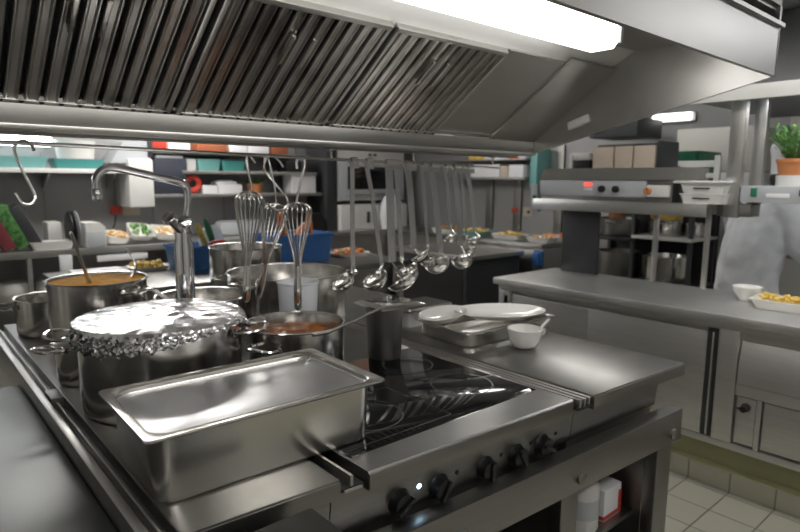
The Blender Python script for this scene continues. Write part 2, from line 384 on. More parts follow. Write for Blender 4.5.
def local_filter(par):
    mx = SL.copy(); mx.translation = (0, 0, 0)
    W = .485
    f = MB((0, 0, 0), mx)
    f.box(0, W, -.005, .016, -.012, .014, .003).box(0, W, L-.018, L-.002, -.012, .014, .003).box(0, .014, .016, L-.018, -.012, .014, .003).box(W-.014, W, .016, L-.018, -.012, .014, .003)
    f.build('frame', 'steel', par)
    MB((0, 0, 0), mx).box(.014, W-.014, .016, L-.018, -.02, -.014).build('back_plate', 'void', par)
    b = MB((0, 0, 0), mx)
    for k in range(11):
        c = .034+.0417*k
        # rounded channel between the slots
        pr = [(-.0150, -.012), (-.0150, .0095), (-.0132, .012), (-.0105, .0118), (-.006, .0075), (.006, .0075), (.0105, .0118), (.0132, .012), (.0150, .0095), (.0150, -.012), (.0130, -.012), (.0130, .0085), (.006, .0055), (-.006, .0055), (-.0130, .0085), (-.0130, -.012)]
        cc = c+.0208-.0415*.5+.0
        b.rings([[(cc+p, v, q) for p, q in pr] for v in (.014, L-.016)])
    b.build('baffles', 'filt', par)
    for k in range(12):
        c = .0135+.0417*k
        MB((0, 0, 0), mx).rings([[(c+.0062*math.cos(t*PI/8), .0155-.0085*math.sin(t*PI/8), q) for t in range(9)] for q in (.0141, .0146)]).build('slot_end', 'void', par)
    for xx in (.20, .262):
        MB((0, 0, 0), mx).box(xx, xx+.012, .25, .35, .014, .024, .003).build('pull_handle', 'filt', par)
local_filter(ft)
for i in (1, 2): copy_tree(ft, SL @ Vector((fxs[i], 0, 0)), flab[i])
# hood lamp
lp = thing('strip_light', 'long glowing white strip light mounted inside the hood', 'lamp', (1.1, 1.05, 2.0))
o = lp.location
MB(o).box(-.2, 1.85, 1.03, 1.17, 2.032, 2.0745, .006).build('housing', 'white', lp)
MB(o).rings([[(x, 1.10+a, 1.945+bz) for a, bz in ((.055, .087), (.055, .02), (.04, .0), (-.04, 0), (-.055, .02), (-.055, .087))] for x in (-.18, 1.83)]).build('diffuser', 'diff', lp)
MB(o).box(1.831, 1.85, 1.035, 1.165, 1.96, 2.032, .008).build('end_cap', 'grey', lp)

# ------------------------------------------------------------------ hanging rail and hooks
RY, RZ = 1.76, 1.592
rl = thing('hanging_rail', 'long thin steel utensil rail hung below the hood edge', 'rail', (1.0, RY, RZ))
o = rl.location
MB(o).tube([(-1.2, RY, RZ+.018), (0.3, RY, RZ+.012), (2.12, RY, RZ-.016)], .0055).build('bar', 'wire', rl)
for x in (-.6, 1.21, 1.60, 2.08): MB(o).tube([(x, RY, RZ-.003), (x, RY+.004, RZ+.034)], .004).box(x-.012, x+.012, RY-.008, RY+.012, RZ+.028, RZ+.036, .002).build('bracket', 'wire', rl)
def rz_at(x): return RZ + .013 - .0165*(x-.2)
HK = 'wire hooks on the hanging rail'
def wire_hook(label, pts, r=.0040):
    o = Vector(pts[0])
    return solo('wire_hook', MB(o).tube(smooth(pts, 5), r), 'strap', label, 'hook', HK)
# hook far left
z = rz_at(.26)
wire_hook('large empty wire S-hook hanging alone at the far left of the rail', [(0.3023, 1.755, 1.585), (0.297, 1.755, 1.602), (0.2812, 1.76, 1.61), (0.2664, 1.765, 1.601), (0.2618, 1.765, 1.582), (0.2746, 1.765, 1.538), (0.2966, 1.765, 1.48), (0.2957, 1.76, 1.462), (0.2851, 1.76, 1.452), (0.2679, 1.76, 1.455), (0.2533, 1.75, 1.481)])
wire_hook('large wire loop hook hanging between the two front whisks', [(1.015, 1.76, 1.559), (1.001, 1.76, 1.579), (0.9803, 1.762, 1.594), (0.9572, 1.76, 1.587), (0.9457, 1.76, 1.561), (0.9556, 1.766, 1.542), (0.9914, 1.76, 1.497), (1.028, 1.76, 1.457), (1.029, 1.762, 1.43), (1.004, 1.76, 1.418), (0.9711, 1.76, 1.425), (0.9511, 1.756, 1.442)])
wire_hook('small wire hook holding the whisk nearest the kitchen faucet', [(0.9141, 1.76, 1.57), (0.8974, 1.76, 1.592), (0.8899, 1.766, 1.585), (0.8891, 1.76, 1.548), (0.901, 1.76, 1.484), (0.9013, 1.762, 1.462), (0.8847, 1.757, 1.456), (0.8731, 1.754, 1.466)], .0034)
wire_hook('bright wire hook holding the whisk above the measuring jug', [(1.069, 1.76, 1.554), (1.069, 1.76, 1.584), (1.091, 1.763, 1.594), (1.1, 1.76, 1.574), (1.084, 1.76, 1.517), (1.07, 1.766, 1.453), (1.06, 1.762, 1.426), (1.037, 1.757, 1.43)], .0042)
wire_hook('thin straight wire hook holding the rearmost whisk', [(0.9458, 1.76, 1.564), (0.9501, 1.76, 1.59), (0.9641, 1.766, 1.587), (0.9707, 1.76, 1.549), (0.9837, 1.76, 1.484), (0.9891, 1.765, 1.441), (0.9749, 1.76, 1.428)], .003)

# ------------------------------------------------------------------ whisks (hung by their wire balloon, handle down)
WG = 'balloon whisks hanging from the rail'
def whisk(label, top, bottom, rb, split=.52, nw=9, rot=0):
    top, bottom = Vector(top), Vector(bottom)
    t = thing('balloon_whisk', label, 'whisk', bottom, WG)
    d = (top-bottom); Ln = d.length; z = d.normalized()
    x = z.cross(Vector((0, 1, 0))).normalized(); y = z.cross(x)
    mx = Matrix(((x.x, y.x, z.x, bottom.x), (x.y, y.y, z.y, bottom.y), (x.z, y.z, z.z, bottom.z), (0, 0, 0, 1)))
    hl = Ln*(1-split)
    MB(bottom, mx).lathe([(0, 0), (.006, .002), (.013, .012), (.014, hl*.5), (.011, hl-.01), (.012, hl), (0, hl)], seg=18).build('handle', 'pol', t)
    w = MB(bottom, mx)
    for k in range(nw):
        a = PI*k/nw + rot; q = []
        for sgn in (1, -1):
            s_ = []
            for f, rad in ((0, .008), (.25, .36*rb), (.5, .66*rb), (.75, .93*rb), (.9, rb), (.97, .68*rb)):
                s_.append((sgn*math.cos(a)*rad, sgn*math.sin(a)*rad, hl-.01 + f*(Ln-hl+.01)*(1-.012*k/nw)))
            q = q + (s_ if sgn == 1 else [(0, 0, Ln*(1-.01*k/nw))] + s_[::-1])
        w.tube(smooth(q, 3), .0016, seg=5)
    w.build('wire_balloon', 'wire', t)
    return t
whisk('long balloon whisk hanging upside down nearest the kitchen faucet', (0.8924, 1.757, 1.481), (0.8669, 1.757, 1.12), .046, .66)
whisk('bright balloon whisk hanging upside down above the measuring jug', (1.065, 1.757, 1.443), (1.061, 1.757, 1.066), .050, .58)
whisk('dull balloon whisk hanging upside down partly behind the other two', (1.012, 1.8, 1.436), (0.9685, 1.87, 1.103), .044, .62)

# ------------------------------------------------------------------ ladles and spoons on the rail
LG = 'ladles and spoons hanging from the rail'
def ladle(label, top, neck, bowl, rb, hw=.007, kind='ladle', tilt=(-.45, -.25), depth=.75, yy=0.0, name='ladle'):
    """flat handle from the rail to the neck, bowl centre at bowl (all world points)"""
    top, neck, bowl = Vector(top), Vector(neck), Vector(bowl)
    top.y = RY; top.z = rz_at(top.x)+.0015
    t = thing(name, label, 'ladle' if name == 'ladle' else 'spoon', neck, LG)
    o = t.location; rb *= 1.18
    hk = [top+Vector((0, -.012, -.028)), top+Vector((0, -.011, -.004)), top+Vector((0, 0, .0145-.004)), top+Vector((0, .011, -.004)), top+Vector((0, .011, -.03))]
    n = neck-top
    pts = hk[:-1] + [hk[-1]] + [top+n*.3+Vector((0, .008, 0)), top+n*.7+Vector((0, .004, 0)), neck]
    # flat strip: build as thin band with its width along x
    P = smooth(pts, 4); R = []
    for i, p in enumerate(P):
        tt = (P[min(i+1, len(P)-1)]-P[max(i-1, 0)]).normalized()
        a = Vector((1, 0, 0)); a = (a - tt*a.dot(tt)).normalized(); bq = a.cross(tt)
        wv = hw*(1.9 if i < 14 else 1.35); th = .0016
        R.append([p+a*wv+bq*th, p-a*wv+bq*th, p-a*wv-bq*th, p+a*wv-bq*th])
    MB(o).rings(R).build('handle', 'strap', t)
    ax = Vector((tilt[0], tilt[1], 1)).normalized()
    x = Vector((0, 1, 0)).cross(ax).normalized(); y = ax.cross(x)
    mx = Matrix(((x.x, y.x, ax.x, bowl.x), (x.y, y.y, ax.y, bowl.y), (x.z, y.z, ax.z, bowl.z), (0, 0, 0, 1)))
    prof = []
    for i in range(9):
        a = -PI/2 + i*PI/2/8
        prof.append((rb*math.cos(a), rb*depth*math.sin(a)+.3*rb))
    inner = [(r*.95, z_*.95+.016*rb) for r, z_ in prof[::-1]]
    bw = MB(o).lathe(prof + [(rb*1.04, .3*rb+.001), (rb*1.03, .3*rb+.003)] + inner, seg=28, mx=mx).build('bowl', 'pol', t)
    # neck: short strap from handle to rim
    rim = bowl + ax*.3*rb
    dv = (neck-rim); dv -= ax*dv.dot(ax)
    e = rim + (dv.normalized()*rb if dv.length > 1e-4 else x*rb)
    MB(o).tube(smooth([neck+Vector((0, 0, .02)), neck, (neck+e)/2, e], 4), .005, flat=.6).build('neck', 'pol', t)
    return t
Y_ = 1.76
ladle('ladle with cup tilted left, first in the row from the whisks', (1.307, 1.76, 1.569), (1.301, 1.76, 1.18), (1.26, 1.76, 1.139), .040, tilt=(-.75, .05))
ladle('slim ladle with tilted bright cup, second from the whisks', (1.377, 1.76, 1.566), (1.44, 1.76, 1.19), (1.391, 1.735, 1.136), .044, tilt=(-.65, .05))
ladle('biggest ladle with wide brown-tinted bowl, just right of the pot lid knob', (1.483, 1.76, 1.565), (1.491, 1.76, 1.201), (1.583, 1.78, 1.105), .060, hw=.014, tilt=(-.45, .55), depth=.6)
ladle('ladle with small cup hidden behind the biggest bowl', (1.518, 1.76, 1.565), (1.543, 1.76, 1.197), (1.674, 1.87, 1.131), .042, hw=.008, tilt=(-.4, .3))
ladle('serving spoon with shallow bowl and broad dull handle above the steel tray', (1.581, 1.76, 1.566), (1.607, 1.76, 1.252), (1.669, 1.785, 1.2), .036, hw=.012, tilt=(-.4, .5), depth=.5, name='serving_spoon')
ladle('dark narrow spoon hanging between two brighter ladles', (1.656, 1.76, 1.564), (1.685, 1.76, 1.235), (1.784, 1.85, 1.166), .034, hw=.006, tilt=(-.3, .5), depth=.6, name='serving_spoon')
ladle('ladle with brightest broad handle and round cup hanging over the tray', (1.712, 1.76, 1.569), (1.761, 1.76, 1.221), (1.734, 1.75, 1.169), .047, hw=.011, tilt=(-.1, .5), depth=.95)
ladle('small ladle with little round cup and thin handle', (1.787, 1.76, 1.566), (1.818, 1.76, 1.315), (1.808, 1.755, 1.273), .024, hw=.006, tilt=(-.1, .5), depth=.95)
ladle('ladle with large round cup, second from the free end of the row', (1.847, 1.76, 1.567), (1.883, 1.76, 1.238), (1.903, 1.765, 1.17), .042, hw=.010, tilt=(.05, .6), depth=1.0)
ladle('little ladle with round cup at the free end of the row', (1.928, 1.76, 1.573), (1.971, 1.76, 1.294), (1.96, 1.755, 1.255), .025, hw=.008, tilt=(.0, .5), depth=.95)
ladle('thin ladle half hidden behind the large round cup', (1.884, 1.76, 1.568), (1.92, 1.76, 1.262), (2.029, 1.84, 1.193), .028, hw=.005, tilt=(0, .5), depth=.8)
# ------------------------------------------------------------------ pots
PG = 'cooking pots on the island'
def pot(label, x, y, r, h, m='pot', z0=.9, ha=None, hz=.8, hs=.055, name='stock_pot', hw=.055, group=PG, rim=.006):
    t = thing(name, label, 'pot', (x, y, z0), group); o = t.location
    prof = [(0, .0), (r-.012, 0), (r-.003, .004), (r, .014), (r, h-.004), (r+rim*.7, h-.003), (r+rim, h), (r+rim*.7, h+.003), (r-.002, h+.002), (r-.004, h-.004), (r-.004, .012), (r-.014, .006), (0, .006)]
    MB(o).lathe(prof, (x, y, z0), seg=56).build('body', m, t)
    for a in (ha if ha is not None else (20, 200)):
        a = math.radians(a); ca, sa = math.cos(a), math.sin(a)
        def P(rad, tang, dz): return (x+ca*rad-sa*tang, y+sa*rad+ca*tang, z0+h*hz+dz)
        MB(o).tube(smooth([P(r-.001, hw, 0), P(r+hs*.6, hw*.95, .002), P(r+hs, hw*.6, .006), P(r+hs*1.08, 0, .008), P(r+hs, -hw*.6, .006), P(r+hs*.6, -hw*.95, .002), P(r-.001, -hw, 0)], 4), .0055, seg=8).build('handle', 'pol', t)
        for tg in (hw, -hw):
            MB(o).lathe([(0, 0), (.012, 0), (.012, .004), (0, .006)], seg=12, mx=Matrix.Translation(P(r-.001, tg, 0)) @ Matrix.Rotation(a, 4, 'Z') @ Matrix.Rotation(PI/2, 4, 'Y')).build('handle_mount', 'pol', t)
    return t
def contents(name, x, y, z, r, m, label, cat, amp=.004):
    b = MB((x, y, z)); R = []
    for k in range(12):
        rad = r*(k/11.0)
        R.append([(x+max(rad, 1e-4)*math.cos(2*PI*j/40), y+max(rad, 1e-4)*math.sin(2*PI*j/40), z+(amp*(math.sin(3*2*PI*j/40+k)+math.cos(k*1.7+2*PI*j/40))*.5 if 0 < k < 11 else 0)) for j in range(40)])
    R.append([(x+r*math.cos(2*PI*j/40), y+r*math.sin(2*PI*j/40), z-.02) for j in range(40)])
    b.rings(R)
    return tag(b.build(name, m), label, cat, kind='stuff')

FX, FY, FR, FH = .566, 1.665, .214, .234
pot('large stock pot covered with crumpled foil behind the deep pan', FX, FY, FR, FH, ha=(158, -38), hz=.86, hs=.07, hw=.06)
# foil draped over the rim
f = MB((FX, FY, .9+FH)); N = 260; R = []
rnd = random.Random(3)
def wob(a, ks, ph): return sum(math.sin(k*a+ph*(i+1)*1.7)/(i+1)**.5 for i, k in enumerate(ks))/len(ks)
for k in range(19):
    q = k/18; rad = (FR+.009)*q
    R.append([(FX+max(rad, 1e-4)*math.cos(2*PI*j/N), FY+max(rad, 1e-4)*math.sin(2*PI*j/N), .9+FH+.006 + .016*(1-q**2.5) + .0028*q*math.sin(2*2*PI*j/N+1+5*q) + .0035*(abs(noise.noise((rad*math.cos(2*PI*j/N)*16-rad*math.sin(2*PI*j/N)*7, rad*math.sin(2*PI*j/N)*22, 3)))*2-.5)*(1-q*q*.5) + .002*math.sin(9*rad*math.cos(2*PI*j/N)/FR*2+3*rad*math.sin(2*PI*j/N)/FR)*(1-q*.6)) for j in range(N)])
def skirt(a):
    d = math.degrees(a) % 360
    ks = ((0, .016), (110, .012), (150, .03), (175, .050), (200, .056), (225, .054), (245, .044), (265, .030), (290, .012), (318, .012), (330, .045), (345, .05), (356, .025), (360, .016))
    for (d0, v0), (d1, v1) in zip(ks, ks[1:]):
        if d0 <= d <= d1: return v0+(v1-v0)*(d-d0)/(d1-d0)
for k in range(1, 13):
    q = k/12; ring_ = []
    for j in range(N):
        a = 2*PI*j/N; L_ = skirt(a)*(1+.18*wob(a, (31, 53, 17), .4)+.10*rnd.uniform(-1, 1)*q)
        out = FR+.010 + .004*q + .0045*min(1, q*2.5)*(wob(a+q*.13, (61, 97, 43), 1+q*2.2)*1.6+rnd.uniform(-.55, .55))
        ring_.append((FX+out*math.cos(a), FY+out*math.sin(a), .9+FH+.006-L_*q + .0015*rnd.uniform(-1, 1)))
    R.append(ring_)
f.rings(R, cap1=False)
fo = f.build('foil_cover', 'foil', None, sharp=24)
tag(fo, 'sheet of crumpled aluminium foil over the large stock pot', 'foil')
md = fo.modifiers.new('thickness', 'SOLIDIFY'); md.thickness = .0006; md.offset = 1

sp = pot('stainless pot of brown sauce with a spoon on its rim', .955, 1.60, .153, .172, ha=(205, 20), hz=.72, hs=.045, hw=.045, name='sauce_pot')
contents('brown_sauce', .955, 1.60, 1.035, .148, 'sauce', 'reddish brown sauce filling the pot beside the deep pan', 'sauce')
pot('wide stock pot standing behind the measuring jug', 1.30, 2.235, .25, .226, ha=(200, -20), hz=.9, name='stock_pot', m='pot')
pot('tall stock pot half hidden behind the hanging whisks', 1.36, 2.745, .175, .285, ha=(215, 35), hz=.52, hs=.05, name='stock_pot', hw=.07)
pot('low wide pot with pale inside beside the faucet base', .885, 2.16, .165, .182, ha=(100, ), name='stock_pot')
pot('open pot of orange soup with a steel handle leaning inside', .585, 2.385, .168, .248, ha=(-60, 120), hz=.86, hs=.05)
contents('orange_soup', .585, 2.385, 1.140, .163, 'soup', 'orange soup filling the pot behind the foil pot', 'soup')
pot('low pot with loop handles at the far left end of the hob island', .485, 2.715, .125, .142, ha=(165, -20), hz=.8, hs=.075)
pot('small lidded pot tucked left behind the foil covered pot', .455, 1.985, .098, .115, ha=(190, ), hz=.98, hs=.06, hw=.04, name='small_pot')
t = thing('pot_lid', 'domed steel lid on the small pot left of the foil', 'lid', (.455, 1.985, 1.018)); o = t.location
MB(o).lathe([(0, 0), (.104, 0), (.106, .004), (.10, .010), (.06, .022), (0, .026)], o, seg=40).build('dome', 'pol', t)
MB(o).tube(arc(o+Vector((0, 0, .022)), (1, 0, 0), (0, 0, 1), .03, 0, 180, 10), .0045).build('grip', 'pol', t)
solo('soup_ladle', MB((.6, 2.4, 1.1)).tube(smooth([(0.4975, 2.36, 1.324), (0.5059, 2.36, 1.306), (0.5427, 2.36, 1.165), (.57, 2.37, 1.10)], 4), [.013]*13, flat=.5), 'steel', 'broad steel ladle handle sticking up out of the orange soup', 'ladle')
solo('soup_ladle', MB((.7, 2.4, 1.1)).tube(smooth([(0.7004, 2.45, 1.233), (0.7155, 2.45, 1.236), (0.7357, 2.43, 1.168), (.68, 2.42, 1.09)], 4), [.008]*13, flat=.5), 'pol', 'thin bent ladle handle at the right side of the orange soup', 'ladle')
# spoons at the sauce pot
t = thing('sauce_spoon', 'long bright spoon resting across the rim of the sauce pot', 'spoon', (1.10, 1.55, 1.08)); o = t.location
MB(o).tube([(.915, 1.54, 1.038), (0.934, 1.39, 1.083), (1.097, 1.475, 1.078), (1.232, 1.5, 1.1)], [.009, .008, .0075, .009], flat=.55).build('handle', 'strap', t)
MB(o).loft([(.018, .03, .018, -.010), (.022, .036, .02, 0), (.019, .032, .018, 0), (.015, .026, .014, -.007)], mx=Matrix.Translation((.90, 1.57, 1.034)) @ Matrix.Rotation(.6, 4, 'Z')).build('bowl', 'pol', t)
solo('spatula', MB((.75, 1.95, 1.14)).tube([(0.6716, 2.03, 1.143), (0.6826, 1.96, 1.128), (0.6906, 1.93, 1.115)], [.009, .008, .006], flat=.6), 'white', 'pale spatula end poking out behind the foil pot', 'spatula')

# bain-marie pot with lid
bp = thing('bain_marie_pot', 'tall narrow dark steel pot under a flat square lid', 'pot', (1.300, 1.575, .9)); o = bp.location
MB(o).lathe([(0, 0), (.056, 0), (.060, .006), (.064, .17), (.066, .176), (.066, .18), (.062, .18), (.061, .172), (.057, .01), (0, .008)], o, seg=44).build('body', 'dark', bp)
t = thing('flat_lid', 'flat square steel lid with a small knob on the tall narrow pot', 'lid', (1.335, 1.59, 1.081)); o = t.location
mx = Matrix.Translation(o) @ Matrix.Rotation(-.05, 4, 'Z')
MB(o).loft([(.088, .080, .012, 0), (.090, .082, .012, .002), (.090, .082, .012, .006), (.070, .062, .014, .013), (.0, .0, .0, .014)] if False else [(.098, .088, .012, 0), (.100, .090, .012, .002), (.100, .090, .012, .006), (.078, .068, .014, .013)], mx=mx).build('plate', 'pol', t)
MB(o).lathe([(0, .013), (.006, .013), (.006, .02), (.011, .024), (.010, .03), (0, .032)], o, seg=18).build('knob', 'chrome', t)

# measuring jug
t = thing('measuring_jug', 'translucent plastic measuring jug between sauce pot and wide pot', 'jug', (1.128, 1.865, .9)); o = t.location
MB(o).lathe([(0, 0), (.058, 0), (.062, .006), (.074, .243), (.078, .246), (.078, .250), (.073, .250), (.071, .238), (.059, .01), (0, .008)], o, seg=40).build('body', 'clearp', t)
MB(o).tube(smooth([(1.15, 1.93, 1.11), (1.165, 1.965, 1.115), (1.17, 1.975, 1.09), (1.163, 1.965, 1.02), (1.147, 1.925, .99)], 4), .008, flat=1.4).build('handle', 'clearp', t)
m_ = MB(o)
for k in range(6): m_.box(1.09, 1.105, 1.803-.0022*k, 1.8055-.0022*k, .98+.022*k, .983+.022*k)
m_.build('scale_marks', 'grey', t)

# faucet
fc = thing('kitchen_faucet', 'tall chrome kitchen faucet with swivel spout behind the foil pot', 'faucet', (.745, 1.95, .9)); o = fc.location
MB(o).lathe([(0, 0), (.045, 0), (.045, .012), (.031, .02), (.030, .30), (.031, .40), (.026, .42), (.028, .445), (.024, .465), (.016, .475), (0, .475)], o, seg=32).build('column', 'chrome', fc)
MB(o).tube(smooth([(.752, 1.95, 1.37), (.764, 1.95, 1.43), (.765, 1.95, 1.475), (.758, 1.95, 1.497), (.735, 1.95, 1.509), (.66, 1.95, 1.525), (.56, 1.95, 1.548), (.525, 1.95, 1.549), (.503, 1.95, 1.536), (.491, 1.95, 1.512), (.490, 1.95, 1.48)], 5), .0125, seg=14).build('spout', 'chrome', fc)
MB(o).lathe([(0, 0), (.012, 0), (.016, .004), (.016, .032), (.0135, .036), (0, .036)], (.490, 1.95, 1.452), seg=20).build('aerator', 'chrome', fc)
for p, q, nm in (((.735, 1.94, 1.352), (0.6805, 1.9, 1.398), 'lever'), ((.76, 1.945, 1.345), (0.7192, 1.87, 1.383), 'lever')):
    P_, Q_ = Vector(p), Vector(q); d = (Q_-P_).normalized()
    MB(o).tube([P_, P_+d*.02, Q_-d*.015, Q_-d*.012, Q_, Q_+d*.004], [.016, .015, .015, .022, .022, .014], seg=16).build(nm, 'chrome', fc)

# ------------------------------------------------------------------ the deep pan in front
def gn_pan(name, label, cat, L, W, D, mx, m='pan', taper=.012, rim=.012, group=None):
    c = mx.translation
    t = thing(name, label, cat, c, group)
    hx, hy = L/2, W/2
    loops = [(hx-rim-taper, hy-rim-taper, .035, 0), (hx-rim-taper+.006, hy-rim-taper+.006, .04, .006), (hx-rim-.001, hy-rim-.001, .045, D-.018), (hx-rim, hy-rim, .045, D-.008), (hx-.002, hy-.002, .014, D-.007), (hx, hy, .015, D-.004), (hx-.001, hy-.001, .015, D),
             (hx-rim+.002, hy-rim+.002, .045, D), (hx-rim-.003, hy-rim-.003, .044, D-.004), (hx-rim-.004, hy-rim-.004, .043, D-.018), (hx-rim-taper-.002+.006, hy-rim-taper-.002+.006, .04, .009), (hx-rim-taper-.006, hy-rim-taper-.006, .035, .003)]
    MB(c).loft(loops, mx=mx).build('body', m, t)
    return t
pm = Matrix.Translation((.599, 1.222, .9005)) @ Matrix.Rotation(math.radians(-1.2), 4, 'Z')
gp = gn_pan('gastronorm_pan', 'deep rectangular stainless pan in front, lid sunk inside its rim', 'pan', .555, .342, .15, pm, rim=.019, taper=.013)
pl = thing('recessed_lid', 'shiny rippled flat lid sunk in the deep front pan', 'lid', pm @ Vector((0, 0, .136)))
hx, hy = .2775-.0235, .171-.0235
lm = MB(pl.location, pm)
NX, NY = 44, 28
def sheet(z0, up):
    R = []
    for k in range(14):
        q = 1-k/14.0
        ring_ = []
        for x, y, z in rr(max(hx*1.0-(1-q)*hy, .02), max(hy*q, .004), .04*q+.003, 0, 8):
            zz = z0 + up*.0013*min(1, k/4.0)*(math.sin(x*19+1.2*math.sin(y*17))+.8*math.sin(y*25+x*8))
            ring_.append((x, y, zz))
        R.append(ring_)
    return R
top_ = sheet(.1365, 1)
bot = [(x, y, .133) for x, y, z in rr(hx, hy, .043, 0, 8)]
lm.rings([bot] + [[(x, y, .1385) for x, y, z in rr(hx, hy, .043, 0, 8)], [(x*.992, y*.988, .1385) for x, y, z in rr(hx, hy, .043, 0, 8)]] + [[(x*.98, y*.975, z) for x, y, z in r_] for r_ in top_])
lm.build('plate', 'lid', pl, sharp=30)
MB(pl.location, pm).lathe([(0, .1365), (.013, .1365), (.012, .143), (0, .1445)], (hx-.03, hy-.028, 0), seg=20).build('stud', 'pol', pl)
# left worktop and front block
solo('side_worktop', MB((-.5, 1.2, .8)).box(-1.5, .283, .45, 2.19, .815, .86, .006).box(-1.5, .27, .46, 2.17, 0, .815), 'top2', 'wide grey steel worktop left of the island channel', 'worktop')
solo('service_block', MB((.43, .7, .6)).box(.30, .572, .3, .912, .0, .872, .005).box(.296, .576, .296, .917, .872, .893, .004), 'top2', 'low steel block against the front left corner of the island', 'block')

# ------------------------------------------------------------------ right worktop items
tm = Matrix.Translation((1.845, 1.575, .9005)) @ Matrix.Rotation(math.radians(-3.0), 4, 'Z')
gn_pan('serving_tray', 'shallow stainless tray under two white dishes on the right worktop', 'tray', .52, .315, .062, tm, m='pan', taper=.006)
def dish(label, x, y, z, a, b_, rz=0, tilt=0, name='oval_dish', group='white oval dishes on the steel tray'):
    t = Matrix.Translation((x, y, z)) @ Matrix.Rotation(rz, 4, 'Z') @ Matrix.Rotation(tilt, 4, 'Y')
    mb = MB((x, y, z)); R = []
    for s_, zz in ((.6, 0), (.66, .003), (.93, .022), (1.0, .026), (1.0, .029), (.95, .028), (.66, .008), (.02, .006)):
        R.append([t @ Vector((s_*a*math.cos(2*PI*j/48), s_*b_*math.sin(2*PI*j/48), zz)) for j in range(48)])
    mb.rings(R)
    return solo(name, mb, 'china', label, 'dish', group)
dish('large white oval dish lying across the shallow steel tray', 1.885, 1.535, .9655, .19, .13, -.55)
dish('white oval dish half under the larger dish on the tray', 1.675, 1.655, .964, .125, .085, .25, -.05)
t = thing('scoop_bowl', 'white round bowl with a spoon handle beside the steel tray', 'bowl', (1.775, 1.325, .9)); o = t.location
MB(o).lathe([(0, 0), (.028, 0), (.045, .01), (.058, .032), (.064, .066), (.066, .075), (.063, .076), (.060, .066), (.054, .034), (.04, .014), (0, .006)], o, seg=36).build('body', 'china', t)
MB(o).tube([(1.80, 1.305, .93), (1.835, 1.30, .968), (1.885, 1.298, .998)], [.006, .006, .007], flat=.6).build('spoon_handle', 'white', t)
t = thing('pan_lid', 'flat foil-like steel lid lying behind the narrow pot', 'lid', (1.72, 1.89, .90)); o = t.location
MB(o).loft([(.13, .085, .015, .070), (.135, .09, .015, .078), (.13, .085, .015, .084)], c=(1.74, 1.88, .902)).build('plate', 'pol', t)
MB(o).loft([(.10, .06, .015, 0), (.10, .06, .015, .072)], c=(1.74, 1.88, .9005)).build('base', 'white', t)
solo('spice_cup', MB((2.02, 1.36, .9)).lathe([(0, 0), (.016, 0), (.02, .03), (.018, .03), (.014, .004), (0, .004)], (2.0, 1.40, .9), seg=18), 'pol', 'tiny steel cup at the edge of the right worktop', 'cup')
# cupboard contents
MB(ib.location).box(1.47, 1.98, .965, 1.6, .315, .33).build('shelf', 'dark', ib)
t = thing('plastic_jar', 'white plastic jar with pale lid inside the right open cupboard', 'jar', (1.742, 1.03, .33)); o = t.location
MB(o).lathe([(0, 0), (.052, 0), (.056, .01), (.056, .15), (.045, .185), (.042, .20), (0, .20)], o, seg=28).build('body', 'white', t)
MB(o).lathe([(.0565, .05), (.057, .05), (.057, .12), (.0565, .12)], o, seg=28, cap0=False, cap1=False).build('label_band', 'grey', t)
MB(o).lathe([(0, .20), (.045, .20), (.045, .225), (0, .228)], o, seg=28).build('lid', 'grey', t)
t = thing('food_carton', 'white carton with red edges beside the jar in the cupboard', 'carton', (1.88, 1.03, .33)); o = t.location
MB(o).box(1.82, 1.935, .99, 1.07, .33, .445, .003).build('box', 'paper', t)
MB(o).box(1.819, 1.936, .989, 1.071, .335, .35).box(1.915, 1.936, .989, 1.071, .35, .42).build('printed_band', 'red', t)
# ------------------------------------------------------------------ pass counter on the right
pc = thing('pass_counter', 'long stainless pass counter with sliding doors across the aisle', 'counter', (3.3, 1.0, .24)); o = pc.location
MB(o).box(2.955, 3.64, -.8, 2.475, .858, .90, .006).build('worktop', 'passtop', pc)
b = MB(o)
b.box(3.03, 3.62, -.8, 2.45, .245, .857)
b.box(2.99, 3.03, -.8, 2.45, .24, .272, .003).box(2.985, 3.03, -.8, 2.45, .826, .8575, .003)
b.box(2.99, 3.03, 2.36, 2.45, .272, .826, .003).box(2.99, 3.03, 1.0, 1.09, .272, .826, .004).box(2.99, 3.03, -.8, .2, .272, .826, .003)
b.build('frame', 'passfront', pc)
for ya, yb, xx in ((1.145, 1.80, 2.997), (1.74, 2.355, 3.008)):
    d = MB(o).box(xx, xx+.012, ya, yb, .275, .80, .003).build('sliding_door', 'passfront', pc)
MB(o).box(2.9955, 3.0, 1.095, 1.142, .275, .82).build('door_gap', 'void', pc)
MB(o).box(2.99, 3.0, 1.112, 1.120, .28, .80, .001).build('door_edge_strip', 'passfront', pc)
MB(o).prism([(2.992, .66), (2.992, .575), (3.03, .575), (3.03, .775), (3.025, .775)], 'y', .2, .995).build('chute_front', 'passfront', pc)
MB(o).box(2.992, 3.03, .2, .999, .518, .573, .003).build('rail', 'passfront', pc)
kp = MB(o).box(2.996, 3.02, .905, .985, .285, .512, .003).build('valve_plate', 'passfront', pc)
MB(o).lathe([(0, 0), (.02, 0), (.02, .012), (.009, .016), (.009, .03), (.016, .034), (.016, .045), (0, .047)], seg=24, mx=Matrix.Translation((2.996, .945, .47)) @ Matrix.Rotation(-PI/2, 4, 'Y')).box(-.004, .004, -.026, .026, .034, .046, .002, mx=Matrix.Translation((2.996, .945, .47)) @ Matrix.Rotation(-PI/2, 4, 'Y')).build('valve_knob', 'black', pc)
MB(o).box(2.990, 3.03, .88, .902, .273, .516, .003).build('mullion', 'passfront', pc)
MB(o).box(2.996, 3.02, .3, .872, .285, .512, .003).build('hatch_door', 'passfront', pc)
MB(o).box(2.99, 3.0, 2.375, 2.41, .735, .79, .002).build('socket_plate', 'black', pc)
